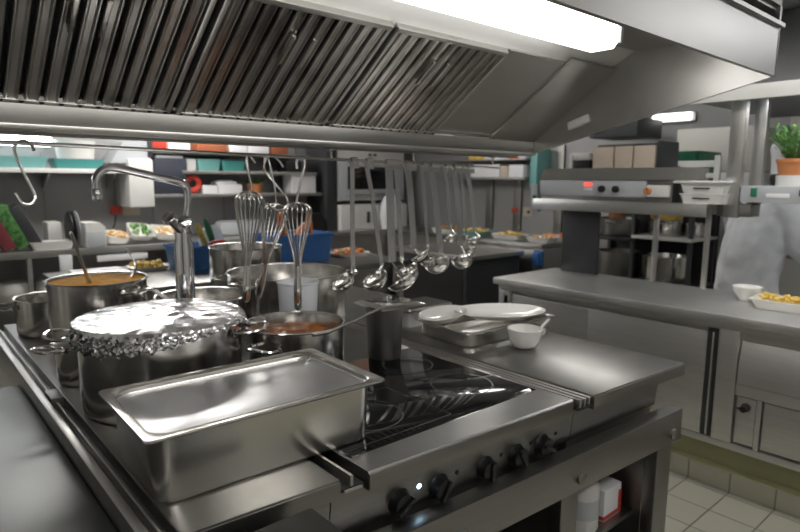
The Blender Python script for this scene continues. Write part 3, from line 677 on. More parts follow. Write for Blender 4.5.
# things on it
t = thing('china_tray', 'white rectangular dish of yellow food on the pass counter', 'dish', (3.33, .885, .9)); o = t.location
mx = Matrix.Translation(o) @ Matrix.Rotation(math.radians(4), 4, 'Z')
MB(o).loft([(.085, .15, .03, 0), (.10, .168, .03, .042), (.108, .176, .03, .045), (.108, .176, .03, .05), (.098, .166, .03, .05), (.084, .148, .03, .012)], mx=mx).build('body', 'china', t)
b = MB((3.33, .885, .925))
for k in range(120):
    x, y = random.uniform(-.075, .075), random.uniform(-.14, .14)
    b.lathe([(0, -.012), (.012, -.008), (.016, 0), (.011, .009), (0, .012)], seg=8, mx=mx @ Matrix.Translation((x, y, .040+.022*random.random())) @ Matrix.Rotation(random.random()*3, 4, 'X') @ Matrix.Scale(random.uniform(.45, 1.0), 4))
tag(b.build('yellow_food', 'yellow'), 'chopped yellow food heaped in the white rectangular dish', 'food', kind='stuff')
t = thing('white_bowl', 'white china bowl behind the dish of yellow food', 'bowl', (3.43, 1.13, .9)); o = t.location
MB(o).lathe([(0, 0), (.035, 0), (.04, .008), (.066, .045), (.074, .075), (.070, .076), (.062, .048), (.035, .014), (0, .01)], o, seg=36).build('body', 'china', t)
# gantry
ga = thing('pass_gantry', 'stainless gantry shelf standing over the pass counter', 'gantry', (3.55, 1.7, .9)); o = ga.location
MB(o).box(3.46, 3.475, 1.385, 2.56, 1.325, 1.398, .003).box(3.475, 3.86, 1.385, 2.56, 1.386, 1.398).box(3.845, 3.86, 1.385, 2.56, 1.325, 1.386).build('shelf', 'satin', ga)
for y in (1.73, 1.425): MB(o).box(3.595, 3.62, y-.013, y+.013, .9005, 1.386, .002).build('post', 'steel', ga)
MB(o).box(3.56, 3.59, 2.10, 2.37, .9005, 1.325, .003).build('side_panel', 'darkbox', ga)
MB(o).box(3.57, 3.62, 1.262, 1.338, 1.325, 1.975, .004).build('hanger', 'satin', ga)
MB(o).box(3.70, 3.75, 1.20, 1.265, 1.40, 1.975, .004).build('hanger', 'satin', ga)
MB(o).box(3.60, 3.74, 1.205, 1.384, 1.33, 1.40, .004).build('bracket', 'dark', ga)
MB(o).box(3.52, 3.57, 2.56, 2.62, 1.30, 1.50, .003).build('end_bracket', 'grey', ga)
sw = MB(o).box(3.512, 3.52, 2.575, 2.60, 1.38, 1.42, .002).build('switch', 'green', ga)
hl = thing('heat_lamp_bar', 'pale grey heat lamp bar with green switch right of the tall posts', 'heat lamp', (3.60, .5, 1.40)); o = hl.location
MB(o).box(3.575, 3.86, .2, 1.258, 1.412, 1.502, .006).build('body', 'grey', hl)
MB(o).box(3.568, 3.576, 1.175, 1.205, 1.445, 1.49, .002).build('switch', 'green', hl)
MB(o).box(3.57, 3.576, 1.02, 1.13, 1.44, 1.462, .002).build('caption_plate', 'paper', hl)
MB(o).box(3.535, 3.576, .80, .97, 1.45, 1.485, .006).build('handle', 'darkbox', hl)
cn = thing('canopy', 'low stainless canopy over the pass with a bright front edge', 'canopy', (4.0, 1.0, 1.97)); o = cn.location
MB(o).box(3.50, 3.52, .30, 1.62, 1.955, 2.03, .003).build('front_edge', 'white', cn)
MB(o).box(3.521, 5.0, .30, 1.60, 1.99, 2.02).build('underside', 'ceil', cn)
MB(o).box(3.53, 3.60, .36, 1.18, 1.974, 1.9895, .004).build('hidden_canopy_lamp', 'tube', cn)  # unseen strip added behind the lip to light posts, cook and counter
MB(o).prism([(3.521, 2.021), (4.2, ZC-.004), (4.9, ZC-.004), (4.9, 2.021)], 'y', .30, 1.60).build('casing', 'ceil', cn)
# on the gantry
ts = thing('conveyor_toaster', 'long low toaster with pale control strip and two knobs on the gantry', 'toaster', (3.62, 2.05, 1.398)); o = ts.location
yl, yr = 2.522, 1.597
MB(o).box(3.50, 3.84, yr, yl, 1.3985, 1.53, .006).build('body', 'dark', ts)
MB(o).prism([(3.485, 1.531), (3.84, 1.531), (3.84, 1.605), (3.54, 1.605)], 'y', yr-.06, yl+.01).build('top', 'steel', ts)
MB(o).box(3.488, 3.4995, 1.754, yl, 1.425, 1.525, .003).build('control_strip', 'grey', ts)
yd = 2.145
MB(o).box(3.484, 3.4875, yd-.03, yd+.03, 1.488, 1.512, .001).build('display', 'redled', ts)
MB(o).box(3.486, 3.4875, yd-.03, yd+.03, 1.462, 1.478, .001).build('caption_plate', 'paper', ts)
for y in (2.044, 1.948):
    MB(o).lathe([(0, 0), (.023, 0), (.021, .018), (0, .02)], seg=24, mx=Matrix.Translation((3.488, y, 1.472)) @ Matrix.Rotation(-PI/2, 4, 'Y')).build('knob', 'black', ts)
MB(o).box(3.47, 3.4995, yr+.01, 1.742, 1.43, 1.50, .008).build('end_housing', 'white', ts)
MB(o).lathe([(0, 0), (.022, 0), (.02, .02), (.014, .022), (0, .012)], seg=24, mx=Matrix.Translation((3.47, 1.731, 1.465)) @ Matrix.Rotation(-PI/2, 4, 'Y')).build('outlet', 'terra', ts)
BG = 'beige boxes on the toaster'
ZT = 1.6055
for ya, yb, lab in ((2.024, 2.167, 'beige box on the toaster, first from the hood end'), (1.896, 2.011, 'beige box standing in the middle of three on the toaster'), (1.749, 1.883, 'broadest beige box on the toaster beside the dark crate panel')):
    solo('card_box', MB((3.66, (ya+yb)/2, ZT)).box(3.56, 3.80, ya, yb, ZT, 1.74, .006), 'card', lab, 'box', BG)
yb = 1.724
solo('upright_board', MB((3.62, yb, ZT)).box(3.56, 3.80, yb-.012, yb+.012, ZT, 1.765, .004).box(3.56, 3.80, yb-.03, yb+.014, ZT, ZT+.01, .002), 'darkbox', 'dark upright panel closing the row of beige boxes', 'panel')
solo('box_cover', MB((3.66, 2.1, 1.7405)).box(3.58, 3.78, yb+.02, 2.145, 1.7405, 1.755, .005), 'darkbox', 'dark flat cover lying over the three beige boxes', 'cover')
yc, yd = 2.214, 2.367
t = thing('counter_appliance', 'white and black appliance at the hood end of the toaster top', 'appliance', (3.68, (yc+yd)/2, ZT)); o = t.location
MB(o).box(3.60, 3.78, yc, yd, ZT, 1.66, .005).build('base', 'black', t)
MB(o).box(3.60, 3.78, yc, yd, 1.6605, 1.71, .012).build('top', 'white', t)
MB(o).box(3.595, 3.5995, yd-.025, yd, ZT, 1.70, .002).build('edge_strip', 'white', t)
t = thing('white_rack', 'white plastic rack in front of the green crates', 'rack', (3.82, 1.6, 1.398)); o = t.location
ya, yb = 1.485, 1.794
MB(o).box(3.80, 3.838, ya-.02, ya+.012, 1.3985, 1.68, .004).build('upright', 'white', t)
MB(o).box(3.80, 3.83, ya+.012, yb, 1.61, 1.65, .004).build('cross_bar', 'white', t)
MB(o).box(3.80, 3.83, ya+.012, yb-.12, 1.545, 1.575, .004).build('cross_bar', 'white', t)
TG = 'white trays stacked on the gantry'
yt = 1.429
tr = thing('stacked_tray', 'upper white plastic tray of the pair stacked on the gantry', 'tray', (3.60, yt, 1.4555), TG)
def tray_parts(par):
    MB().loft([(.108, .108, .02, 0), (.115, .122, .02, .05), (.118, .126, .02, .05), (.118, .126, .02, .056), (.110, .118, .02, .056), (.10, .10, .02, .006)]).build('body', 'white', par)
    MB().box(-.119, -.1095, -.045, .045, .026, .034, .002).build('grip_slot', 'darkbox', par)
tray_parts(tr)
copy_tree(tr, (3.60, yt, 1.3985), 'lower white plastic tray of the pair stacked on the gantry')
solo('tray_lid', MB((3.6, yt, 1.512)).loft([(.125, .145, .02, 1.5125), (.128, .148, .02, 1.516), (.128, .148, .02, 1.524), (.12, .14, .02, 1.528)], c=(3.60, yt+.015, 0)), 'white', 'flat white lid on top of the stacked white trays', 'lid')
# behind the pass: steel shelving with green crates and pots
sh = thing('storage_rack', 'dark steel rack of pots seen under the gantry shelf', 'shelving', (4.62, 2.5, 0)); o = sh.location
for y in (1.86, 2.30, 2.72):
    for x in (4.42, 4.82): MB(o).box(x-.015, x+.015, y-.015, y+.015, 0, 1.43, .002).build('upright', 'darkbox', sh)
for z, m_ in ((.35, 'darkbox'), (.75, 'darkbox'), (1.11, 'white'), (1.44, 'darkbox')):
    MB(o).box(4.39, 4.85, 1.84, 2.74 if z != 1.11 else 2.30, z-.025, z, .003).build('shelf', m_, sh)
MB(o).box(4.39, 4.85, 2.305, 2.74, 1.055, 1.08, .003).build('shelf', 'darkbox', sh)
MB(o).box(4.85, 4.87, 1.84, 2.74, .02, 1.44).build('shade_backing', 'void', sh)  # black sheet added to make the zone under the gantry dark
RG = 'pans on the dark rack'
pot('steel pot on the white rack shelf beneath the gantry', 4.58, 2.12, .13, .12, z0=1.1105, group=RG, name='rack_pot', ha=(200, ))
pot('steel saucepan right of the pot on the white rack shelf', 4.60, 1.90, .075, .10, z0=1.1105, group=RG, name='rack_pot', ha=())
pot('wide dull basin on the lower rack shelf', 4.60, 2.12, .17, .20, z0=.7505, m='pot', group=RG, name='rack_pot', ha=(), hz=.9)
pot('dark pan at the left end of the rack', 4.60, 2.52, .15, .14, z0=1.0805, m='dark', group=RG, name='rack_pot', ha=(190, ))
pot('dark pot low on the left half of the rack', 4.60, 2.52, .17, .2, z0=.7505, m='dark', group=RG, name='rack_pot', ha=())
solo('yellow_cloth', MB((4.5, 2.05, 1.23)).loft([(.07, .10, .03, 0), (.08, .11, .04, .03), (.05, .07, .03, .06)], c=(4.58, 2.12, 1.235)), 'yellow', 'yellow cloth lying on the steel pot under the gantry', 'cloth')
solo('orange_tin', MB((4.55, 2.52, 1.225)).lathe([(0, 0), (.06, 0), (.06, .1), (0, .1)], (4.56, 2.52, 1.225), seg=24), 'terra', 'orange tin on the dark pan at the left of the rack', 'tin')
CG = 'green crates behind the white rack'
def crate(label, x, y, z, hx, hy, h):
    t = thing('plastic_crate', label, 'crate', (x, y, z), CG); o = t.location
    MB(o).loft([(hx-.01, hy-.01, .01, 0), (hx-.005, hy-.005, .01, h-.03), (hx, hy, .01, h-.03), (hx, hy, .01, h), (hx-.01, hy-.01, .01, h), (hx-.02, hy-.02, .01, .01)], c=o).build('shell', 'green', t)
    for k in range(7): MB(o).box(x-hx-.004, x-hx+.004, y-hy+.03+k*(2*hy-.06)/6-.006, y-hy+.03+k*(2*hy-.06)/6+.006, z+.01, z+h-.03, .002).build('rib', 'green', t)
crate('lower green plastic crate behind the white rack', 4.62, 2.12, 1.4405, .20, .27, .16)
crate('upper green plastic crate with dark opening behind the white rack', 4.62, 2.12, 1.601, .20, .27, .14)
sd = thing('storage_cabinet', 'pale tall cabinet behind the tall gantry posts', 'cabinet', (5.2, 2.0, 0)); o = sd.location
MB(o).box(5.05, 5.5, 1.70, 2.30, 0, 1.60, .005).build('lower_door', 'paper', sd)
MB(o).box(5.05, 5.5, 1.70, 2.30, 1.605, 1.95, .005).build('upper_door', 'cream', sd)
# plant on heat lamp bar
def plant(name, label, x, y, z, r, h, potm, hh, base=True, leafn=60, group=None):
    t = thing(name, label, 'plant', (x, y, z), group); o = t.location
    if base: MB(o).lathe([(0, 0), (r*.95, 0), (r*.95, h*.45), (r*.9, h*.45), (0, h*.4)], o, seg=28).build('white_holder', 'white', t)
    z0 = z + (h*.4 if base else 0)
    MB(o).lathe([(0, 0), (r*.8, 0), (r*.98, h*.6), (r*1.05, h*.6), (r*1.05, h*.75), (r*.95, h*.75), (r*.9, h*.6), (0, h*.6)], (x, y, z0), seg=28).build('pot', potm, t)
    b = MB(o); s_ = MB(o)
    for k in range(leafn):
        a = random.random()*2*PI; lean = random.random()**.7
        base_ = Vector((x+.3*r*math.cos(a), y+.3*r*math.sin(a), z0+h*.6)); tip = base_+Vector((math.cos(a)*lean*r*1.7, math.sin(a)*lean*r*1.7, hh*(1-.45*lean*random.random())))
        mid = (base_+tip)/2+Vector((0, 0, hh*.08))
        s_.tube([base_, mid, tip], .0015, seg=4)
        for q in range(6):
            p = base_.lerp(tip, .25+.75*q/5); d = Vector((random.uniform(-1, 1), random.uniform(-1, 1), random.uniform(-.1, .8))).normalized()
            sd_ = d.cross(Vector((0, 0, 1))).normalized()*.006
            ln = random.uniform(.018, .034)
            b.rings([[p, p+sd_*.5+d*.001, p+Vector((0, 0, .001))], [p+d*ln*.5-sd_, p+d*ln*.5+sd_, p+d*ln*.5+Vector((0, 0, .0015))], [p+d*ln, p+d*ln+sd_*.05, p+d*ln+Vector((0, 0, .0008))]])
    b.build('foliage', 'leaf', t); s_.build('stems', 'leaf', t)
plant('potted_herb', 'potted herb with orange pot in a white holder on the heat lamp bar', 3.70, 1.056, 1.5025, .075, .125, 'terra', .19, leafn=90)
# ------------------------------------------------------------------ counter along the right and back walls
rc = thing('wall_counter', 'stainless counter running along the right wall to the far corner', 'counter', (5.2, 4.6, 0)); o = rc.location
MB(o).box(4.84, X1-.032, 3.45, 5.74, .862, .90, .005).build('worktop', 'top', rc)
MB(o).box(4.88, X1-.035, 3.45, 5.74, .10, .86).build('body', 'steel', rc)
for y in (3.55, 4.0, 4.45): MB(o).box(4.868, 4.88, y, y+.42, .62, .83, .003).build('drawer', 'steel', rc)
bc = thing('back_counter', 'long stainless counter along the back wall with open shelf below', 'counter', (2.0, 6.1, 0)); o = bc.location
MB(o).box(-.4, X1-.035, 5.78, Y1-.014, .84, .90, .005).build('worktop', 'steel', bc)
MB(o).box(-.4, 2.2, 5.82, Y1-.02, .40, .43).build('lower_shelf', 'dark', bc)
MB(o).box(2.2, X1-.035, 5.82, Y1-.02, .08, .838).build('cupboard', 'steel', bc)
for x in (-.35, .9, 2.16): MB(o).box(x-.02, x+.02, 5.80, 5.84, 0, .838, .003).build('leg', 'steel', bc)
ov = thing('black_cabinet', 'low black cabinet in the aisle beyond the hanging ladles', 'cabinet', (4.2, 4.2, 0)); o = ov.location
MB(o).box(3.95, 4.72, 3.62, 4.6, .03, .80, .006).build('body', 'darkbox', ov)
MB(o).box(3.93, 4.74, 3.58, 4.62, .80, .84, .004).build('top', 'steel', ov)
MB(o).box(3.943, 3.95, 3.66, 4.55, .1, .74, .003).build('door', 'black', ov)
# food on the wall counter
DG = 'dishes of food on the wall counter'
def food_dish(label, x, y, z, rx, ry, foods, name='food_dish', group=DG, m='china', h=.05):
    t = thing(name, label, 'dish', (x, y, z), group); o = t.location
    MB(o).loft([(rx*.8, ry*.8, .04, 0), (rx, ry, .05, h), (rx*.96, ry*.96, .05, h), (rx*.76, ry*.76, .04, .012)], c=o).build('plate', m, t)
    for fm in foods:
        b = MB(o)
        for k in range(22):
            b.lathe([(0, -.016), (.018, -.008), (.02, 0), (.012, .012), (0, .014)], seg=7, mx=Matrix.Translation((x+random.uniform(-.68, .68)*rx, y+random.uniform(-.68, .68)*ry, z+h*.75+.03*random.random())) @ Matrix.Rotation(random.random()*3, 4, 'Y'))
        b.build('food', fm, t)['kind'] = 'stuff'
food_dish('dish of golden food on the wall counter under the sockets', 5.10, 4.05, .9, .12, .20, ('tan', 'yellow'))
food_dish('white dish of food on the wall counter nearest the pass', 5.08, 3.62, .9, .11, .15, ('tan', ))
food_dish('white dish with red topping behind the one nearest the pass', 5.33, 3.62, .9, .10, .15, ('orange', ))
food_dish('teal tray of golden food on the wall counter by the ladles', 5.10, 4.55, .9, .13, .18, ('tan', 'yellow'), m='teal')
food_dish('plate of orange food beyond the small ladles', 5.10, 5.0, .9, .13, .18, ('orange', 'leaf'))
solo('blue_box', MB((4.84, 3.55, .7)).box(4.845, 4.867, 3.45, 3.545, .68, .835, .004).box(4.80, 4.845, 3.462, 3.53, .69, .82, .004), 'blue', 'small blue box hung on the wall counter front near the pass', 'box')
t = thing('wall_socket', 'beige wall socket with red plug on the right wall', 'socket', (X1-.005, 4.17, 1.17)); o = t.location
MB(o).box(X1-.02, X1-.003, 4.10, 4.22, 1.12, 1.22, .004).build('plate', 'card', t)
MB(o).box(X1-.035, X1-.02, 4.12, 4.15, 1.155, 1.185, .004).build('hole', 'black', t)
MB(o).box(X1-.05, X1-.003, 4.28, 4.36, 1.16, 1.21, .006).build('red_plug', 'red', t)
ws = thing('wall_shelf', 'dark wall shelf of packets near the end of the hood', 'shelf', (5.35, 4.35, 1.56)); o = ws.location
MB(o).box(5.22, X1-.035, 3.98, 5.3, 1.53, 1.56, .003).build('board', 'dark', ws)
MB(o).box(5.22, X1-.035, 3.98, 5.3, 1.74, 1.755, .003).build('board', 'dark', ws)
KG = 'packets on the wall shelf'
for ya, yb, za, zb, m_, lab in ((4.60, 4.82, 1.7555, 1.88, 'yellow', 'yellow packet on the upper wall shelf behind the last ladle'), (4.24, 4.58, 1.7555, 1.87, 'paper', 'white packet on the upper wall shelf'), (4.10, 4.22, 1.7555, 1.88, 'orange', 'orange packet on the upper wall shelf near the green strip'), (4.0, 4.09, 1.7555, 1.87, 'paper', 'narrow white packet at the end of the upper wall shelf'),
                             (4.35, 4.78, 1.5605, 1.70, 'paper', 'broad white packet on the lower wall shelf'), (4.02, 4.22, 1.5605, 1.69, 'paper', 'white packet with orange edge on the lower wall shelf'), (4.23, 4.33, 1.5605, 1.68, 'card', 'beige packet on the lower wall shelf')):
    solo('food_packet', MB((5.36, (ya+yb)/2, za)).box(5.25, 5.46, ya, yb, za, zb, .008), m_, lab, 'packet', KG)
solo('green_strip', MB((5.4, 3.94, 1.45)).box(5.30, X1-.004, 3.88, 3.97, 1.44, 1.86, .006), 'teal', 'upright green panel at the end of the wall shelf', 'panel')
solo('duct_box', MB((5.0, 2.9, 1.95)).box(4.85, 5.3, 2.55, 3.0, 1.90, 2.06, .01).box(4.95, 5.2, 2.6, 2.95, 2.06, ZC-.002, .004), 'darkbox', 'dark ventilation box under the ceiling above the green crates', 'duct')

wl = thing('wall_lamp', 'bright strip lamp high on the right wall beside the duct box', 'lamp', (X1-.04, 2.6, 2.1)); o = wl.location
MB(o).box(X1-.045, X1-.002, 2.36, 2.86, 2.06, 2.14, .004).build('housing', 'white', wl)
MB(o).box(X1-.10, X1-.045, 2.38, 2.84, 2.065, 2.135, .015).build('diffuser', 'wallglow', wl)
# ------------------------------------------------------------------ table behind the island
pt = thing('prep_table', 'steel table behind the island holding the blue tubs', 'table', (2.0, 3.95, 0)); o = pt.location
MB(o).box(.75, 3.1, 3.45, 4.42, .86, .90, .005).build('tabletop', 'top', pt)
MB(o).box(.80, 3.05, 3.5, 4.38, .25, .28).build('shelf', 'dark', pt)
for x in (.80, 3.05):
    for y in (3.5, 4.37): MB(o).box(x-.02, x+.02, y-.02, y+.02, 0, .86, .003).build('leg', 'steel', pt)
def tub(label, x, y, z, hx, hy, h):
    t = thing('plastic_tub', label, 'tub', (x, y, z), 'blue tubs on the table behind the island'); o = t.location
    MB(o).loft([(hx-.03, hy-.03, .03, 0), (hx-.008, hy-.008, .03, h-.02), (hx, hy, .03, h-.018), (hx, hy, .03, h), (hx-.012, hy-.012, .03, h), (hx-.035, hy-.035, .03, .008)], c=o).build('body', 'blue', t)
tub('blue plastic tub of peppers right behind the faucet', 1.66, 4.02, .9005, .215, .16, .17)
tub('blue plastic tub of carrots behind the hanging whisks', 2.38, 3.98, .9005, .27, .17, .21)
VG = 'vegetables in the blue tubs'
def veg(name, label, p, d, r, ln, m):
    p = Vector(p); d = Vector(d).normalized()
    t = thing(name, label, 'vegetable', p, VG)
    q = d.to_track_quat('Z', 'Y').to_matrix().to_4x4(); q.translation = p
    MB(p).lathe([(0, 0), (r*.5, .04*ln), (r*.9, .25*ln), (r, .6*ln), (r*.85, .88*ln), (r*.4, ln), (0, ln*.98)], seg=16, mx=q).build('flesh', m, t)
    MB(p).tube([q @ Vector((0, 0, ln*.97)), q @ Vector((.004, 0, ln*1.12))], r*.14, seg=7).build('stem', 'leaf', t)
veg('long_pepper', 'green long pepper leaning left over the tub behind the faucet', (1.60, 3.98, 1.03), (-.6, -.1, .9), .021, .19, 'leaf')
veg('long_pepper', 'yellow long pepper in the middle of the tub behind the faucet', (1.68, 3.97, 1.03), (-.35, -.1, .9), .020, .20, 'yellow')
veg('long_pepper', 'dark green cucumber-like pepper at the right of the tub', (1.745, 3.99, 1.03), (-.25, .05, .9), .023, .22, 'green')
veg('long_pepper', 'red pepper lying low between the yellow and green ones', (1.66, 3.90, 1.075), (.9, -.1, .1), .022, .12, 'red')
veg('carrot', 'orange carrot standing between the first two whisks', (2.27, 3.93, 1.06), (-.2, 0, 1), .026, .22, 'orange')
veg('carrot', 'orange carrot leaning low in the carrot tub', (2.33, 3.92, 1.06), (.7, 0, .7), .026, .19, 'orange')
veg('carrot', 'orange carrot seen through the wires of the bright whisk', (2.50, 3.93, 1.06), (-.1, 0, 1), .024, .21, 'orange')
solo('plastic_bag', MB((1.72, 4.08, 1.10)).loft([(.07, .04, .03, 1.00), (.09, .045, .04, 1.08), (.07, .04, .03, 1.15), (.035, .015, .012, 1.19)], c=(1.76, 4.08, 0)), 'clearp', 'crumpled clear plastic bag behind the green peppers', 'bag')
food_dish('plate of golden food on the table left of the faucet', 1.33, 4.14, .9005, .13, .10, ('tan', 'yellow'), group='dishes on the table behind the island', h=.03)
food_dish('plate of mixed food on the table right of the bright whisk', 2.86, 3.92, .9005, .16, .12, ('tan', 'orange'), group='dishes on the table behind the island', h=.03)
solo('paper_stack', MB((1.0, 4.05, .9)).box(.86, 1.16, 3.9, 4.2, .9005, .935, .003), 'paper', 'stack of white paper on the table behind the orange soup', 'paper')

# ------------------------------------------------------------------ back wall, left half
BS = 'long wall shelf on the back wall'
ZS = 1.60
sf = thing('back_shelf', 'long pale shelf on the back wall under the hood edge', 'shelf', (1.0, 6.25, ZS)); o = sf.location
MB(o).box(-.5, 1.78, 6.02, Y1-.002, ZS-.04, ZS, .004).build('board', 'white', sf)
for x in (-.3, 1.16, 1.72): MB(o).prism([(6.1, ZS-.04), (Y1-.002, ZS-.04), (Y1-.002, ZS-.2)], 'x', x-.008, x+.008).build('bracket', 'steel', sf)
sl = thing('wall_lamp', 'glowing white strip lamp on the back wall above the teal trays', 'lamp', (.6, 6.4, 1.86)); o = sl.location
MB(o).box(-.4, 1.25, 6.36, Y1-.002, 1.80, 1.90, .006).build('housing', 'white', sl)
MB(o).box(-.38, 1.23, 6.30, 6.36, 1.80, 1.90, .02).build('diffuser', 'tube', sl)
SG = 'things on the long back shelf'
def item(name, x0, x1, y0, y1, z, h, m, label, cat, group=SG, bev=.01):
    return solo(name, MB(((x0+x1)/2, (y0+y1)/2, z)).box(x0, x1, y0, y1, z+.0005, z+h, bev), m, label, cat, group)
def open_tray(name, label, x, y, z, hx, hy, h, m, group=SG, cat='tray'):
    return solo(name, MB((x, y, z)).loft([(hx*.86, hy*.86, .02, 0.0005), (hx, hy, .03, h), (hx*.96, hy*.96, .03, h), (hx*.82, hy*.82, .02, .008)], c=(x, y, z)), m, label, cat, group)
open_tray('plastic_tray', 'long pale teal tray at the far left of the back shelf', .86, 6.2, ZS, .30, .14, .10, 'teal')
open_tray('plastic_tray', 'darker teal tray beside the round white tub', 1.40, 6.2, ZS, .22, .14, .085, 'tealdark')
solo('round_tub', MB((1.40, 6.22, ZS+.085)).lathe([(0, .002), (.15, .002), (.17, .16), (.175, .17), (0, .175)], (1.40, 6.2, ZS+.086), seg=32), 'white', 'white round tub standing in the darker teal tray', 'tub', SG)
# machine at px 110-145 (pale slicer-like appliance)
mc = thing('wall_machine', 'pale angular appliance on the back wall above the faucet spout', 'appliance', (1.9, 6.2, 1.4)); o = mc.location
MB(o).box(1.80, 2.03, 6.0, Y1-.002, 1.24, 1.70, .012).build('body', 'white', mc)
MB(o).prism([(1.66, 1.66), (1.78, 1.86), (2.03, 1.92), (2.03, 1.70), (1.8, 1.66)], 'y', 6.05, Y1-.002).build('hood_part', 'grey', mc)
MB(o).box(2.0, 2.045, 6.03, 6.2, 1.72, 1.90, .006).build('dark_grip', 'darkbox', mc)
Z2 = 1.80
s2 = thing('back_shelf', 'upper dark shelf on the back wall carrying white and red-brown boxes', 'shelf', (2.8, 6.25, Z2)); o = s2.location
MB(o).box(2.05, 3.85, 6.05, Y1-.002, Z2-.04, Z2, .004).build('board', 'dark', s2)
item('red_box', 2.05, 2.20, 6.08, 6.3, Z2, .10, 'red', 'small red box on the upper shelf above the faucet spout', 'box')
item('white_pack', 2.21, 2.44, 6.08, 6.35, Z2, .14, 'paper', 'white pack beside the small red box on the upper shelf', 'pack')
item('brown_box', 2.52, 2.84, 6.08, 6.35, Z2, .13, 'rust', 'red-brown box on the upper shelf left of the whisks', 'box')
item('white_pack', 2.87, 3.07, 6.08, 6.35, Z2, .15, 'paper', 'white pack right of the red-brown box on the upper shelf', 'pack')
item('white_pack', 3.08, 3.34, 6.08, 6.35, Z2, .15, 'paper', 'wider white pack above the small green plant', 'pack')
item('brown_box', 3.37, 3.58, 6.08, 6.35, Z2, .12, 'rust', 'smaller red-brown box on the upper shelf right of the white packs', 'box')
Z3 = 1.60
s3 = thing('back_shelf', 'middle shelf on the back wall carrying teal boxes', 'shelf', (2.8, 6.25, Z3)); o = s3.location
MB(o).box(2.33, 3.95, 6.05, Y1-.002, Z3-.035, Z3, .004).build('board', 'steel', s3)
open_tray('plastic_box', 'pale teal box on the middle back shelf', 2.64, 6.2, Z3, .13, .12, .12, 'teal', cat='box')
open_tray('plastic_box', 'darker teal box right of the pale teal one', 2.92, 6.2, Z3, .14, .12, .11, 'tealdark', cat='box')
item('white_cup', 2.40, 2.50, 6.1, 6.25, Z3, .12, 'white', 'white cup left of the pale teal box', 'cup')
item('black_box', 3.55, 3.76, 6.08, 6.3, Z3, .13, 'black', 'black box on the middle shelf right of the whisk hooks', 'box')
Z4 = 1.36
s4 = thing('back_shelf', 'lower shelf on the back wall with paper stacks', 'shelf', (2.8, 6.25, Z4)); o = s4.location
MB(o).box(2.05, 4.02, 6.05, Y1-.002, Z4-.035, Z4, .004).build('board', 'steel', s4)
item('navy_box', 2.06, 2.38, 6.06, 6.35, Z4, .36, 'navy', 'tall dark navy box behind the faucet spout', 'box')
item('white_pack', 2.08, 2.36, 6.08, 6.33, Z4+.36, .03, 'paper', 'thin white pack lying on the dark navy box', 'pack')
solo('red_ring', MB((2.43, 6.12, Z4+.1)).tube(arc((2.46, 6.12, Z4+.105), (1, 0, 0), (0, 0, 1), .07, 0, 345, 24), .03, closed=True), 'red', 'red ring-shaped roll beside the dark navy box', 'roll', SG)
item('paper_stack', 2.56, 2.72, 6.08, 6.33, Z4, .09, 'paper', 'smaller stack of white paper on the lower back shelf', 'paper')
item('paper_stack', 2.73, 3.0, 6.08, 6.33, Z4, .10, 'paper', 'larger stack of white paper on the lower back shelf', 'paper')
solo('white_cloth', MB((2.85, 6.2, Z4+.1)).loft([(.12, .08, .03, .1005), (.13, .09, .04, .12), (.08, .05, .03, .145)], c=(2.84, 6.2, Z4)), 'cloth', 'folded white cloth on the larger paper stack', 'cloth', SG)
plant('potted_plant', 'small green plant in an orange pot between the whisk hooks', 3.20, 6.18, Z4, .085, .14, 'terra', .085, base=False, leafn=30)
item('white_box', 3.62, 3.95, 6.08, 6.3, Z4, .21, 'paper', 'white upright box on the lower shelf right of the whisk hooks', 'box')
solo('dark_column', MB((4.1, 6.2, 0)).box(4.05, 4.20, 6.0, Y1-.002, .9005, 2.2, .006), 'darkbox', 'dark upright column left of the wall oven', 'column')
ovn = thing('wall_oven', 'pale oven with dark window on the back wall behind the ladles', 'oven', (4.8, 6.2, 1.25)); o = ovn.location
MB(o).box(4.22, 5.30, 6.02, Y1-.002, 1.26, 1.95, .008).build('body', 'white', ovn)
MB(o).box(4.25, 5.28, 6.0, 6.02, 1.28, 1.74, .004).build('door', 'grey', ovn)
MB(o).box(4.36, 5.12, 5.992, 6.0, 1.40, 1.68, .003).build('window', 'glass', ovn)
for x in (4.72, 4.80): MB(o).lathe([(0, 0), (.016, 0), (.015, .02), (0, .02)], seg=16, mx=Matrix.Translation((x, 6.02, 1.83)) @ Matrix.Rotation(PI/2, 4, 'X')).build('knob', 'black', ovn)
MB(o).tube([(4.35, 5.965, 1.335), (5.15, 5.965, 1.335)], .012).box(4.38, 4.40, 5.965, 6.0, 1.328, 1.342).box(5.10, 5.12, 5.965, 6.0, 1.328, 1.342).build('door_handle', 'steel', ovn)
lw = thing('counter_machine', 'pale steel machine on the counter under the wall oven', 'appliance', (4.6, 6.1, .9)); o = lw.location
MB(o).box(4.22, 5.30, 5.95, 6.42, .9005, 1.21, .015).build('body', 'white', lw)
MB(o).box(4.62, 4.66, 5.93, 5.95, .98, 1.12, .004).build('handle', 'darkbox', lw)
solo('white_bag', MB((5.0, 5.85, .9)).loft([(.14, .06, .05, .0005), (.17, .07, .06, .15), (.15, .06, .05, .33), (.10, .03, .03, .42)], c=(4.95, 5.86, .9)), 'paper', 'tall white bag standing in front of the pale steel machine', 'bag')
solo('black_scale', MB((3.95, 6.1, .9)).prism([(3.80, .9005), (4.02, .9005), (4.02, 1.0), (3.95, 1.12), (3.80, 1.12)], 'y', 5.98, 6.25), 'black', 'black angular device on the back counter left of the oven', 'device')
item('roll_box', 2.75, 3.3, 6.1, 6.3, .9, .16, 'grey', 'long pale roll box on the back counter behind the peppers', 'box', 'things on the back counter', .05)
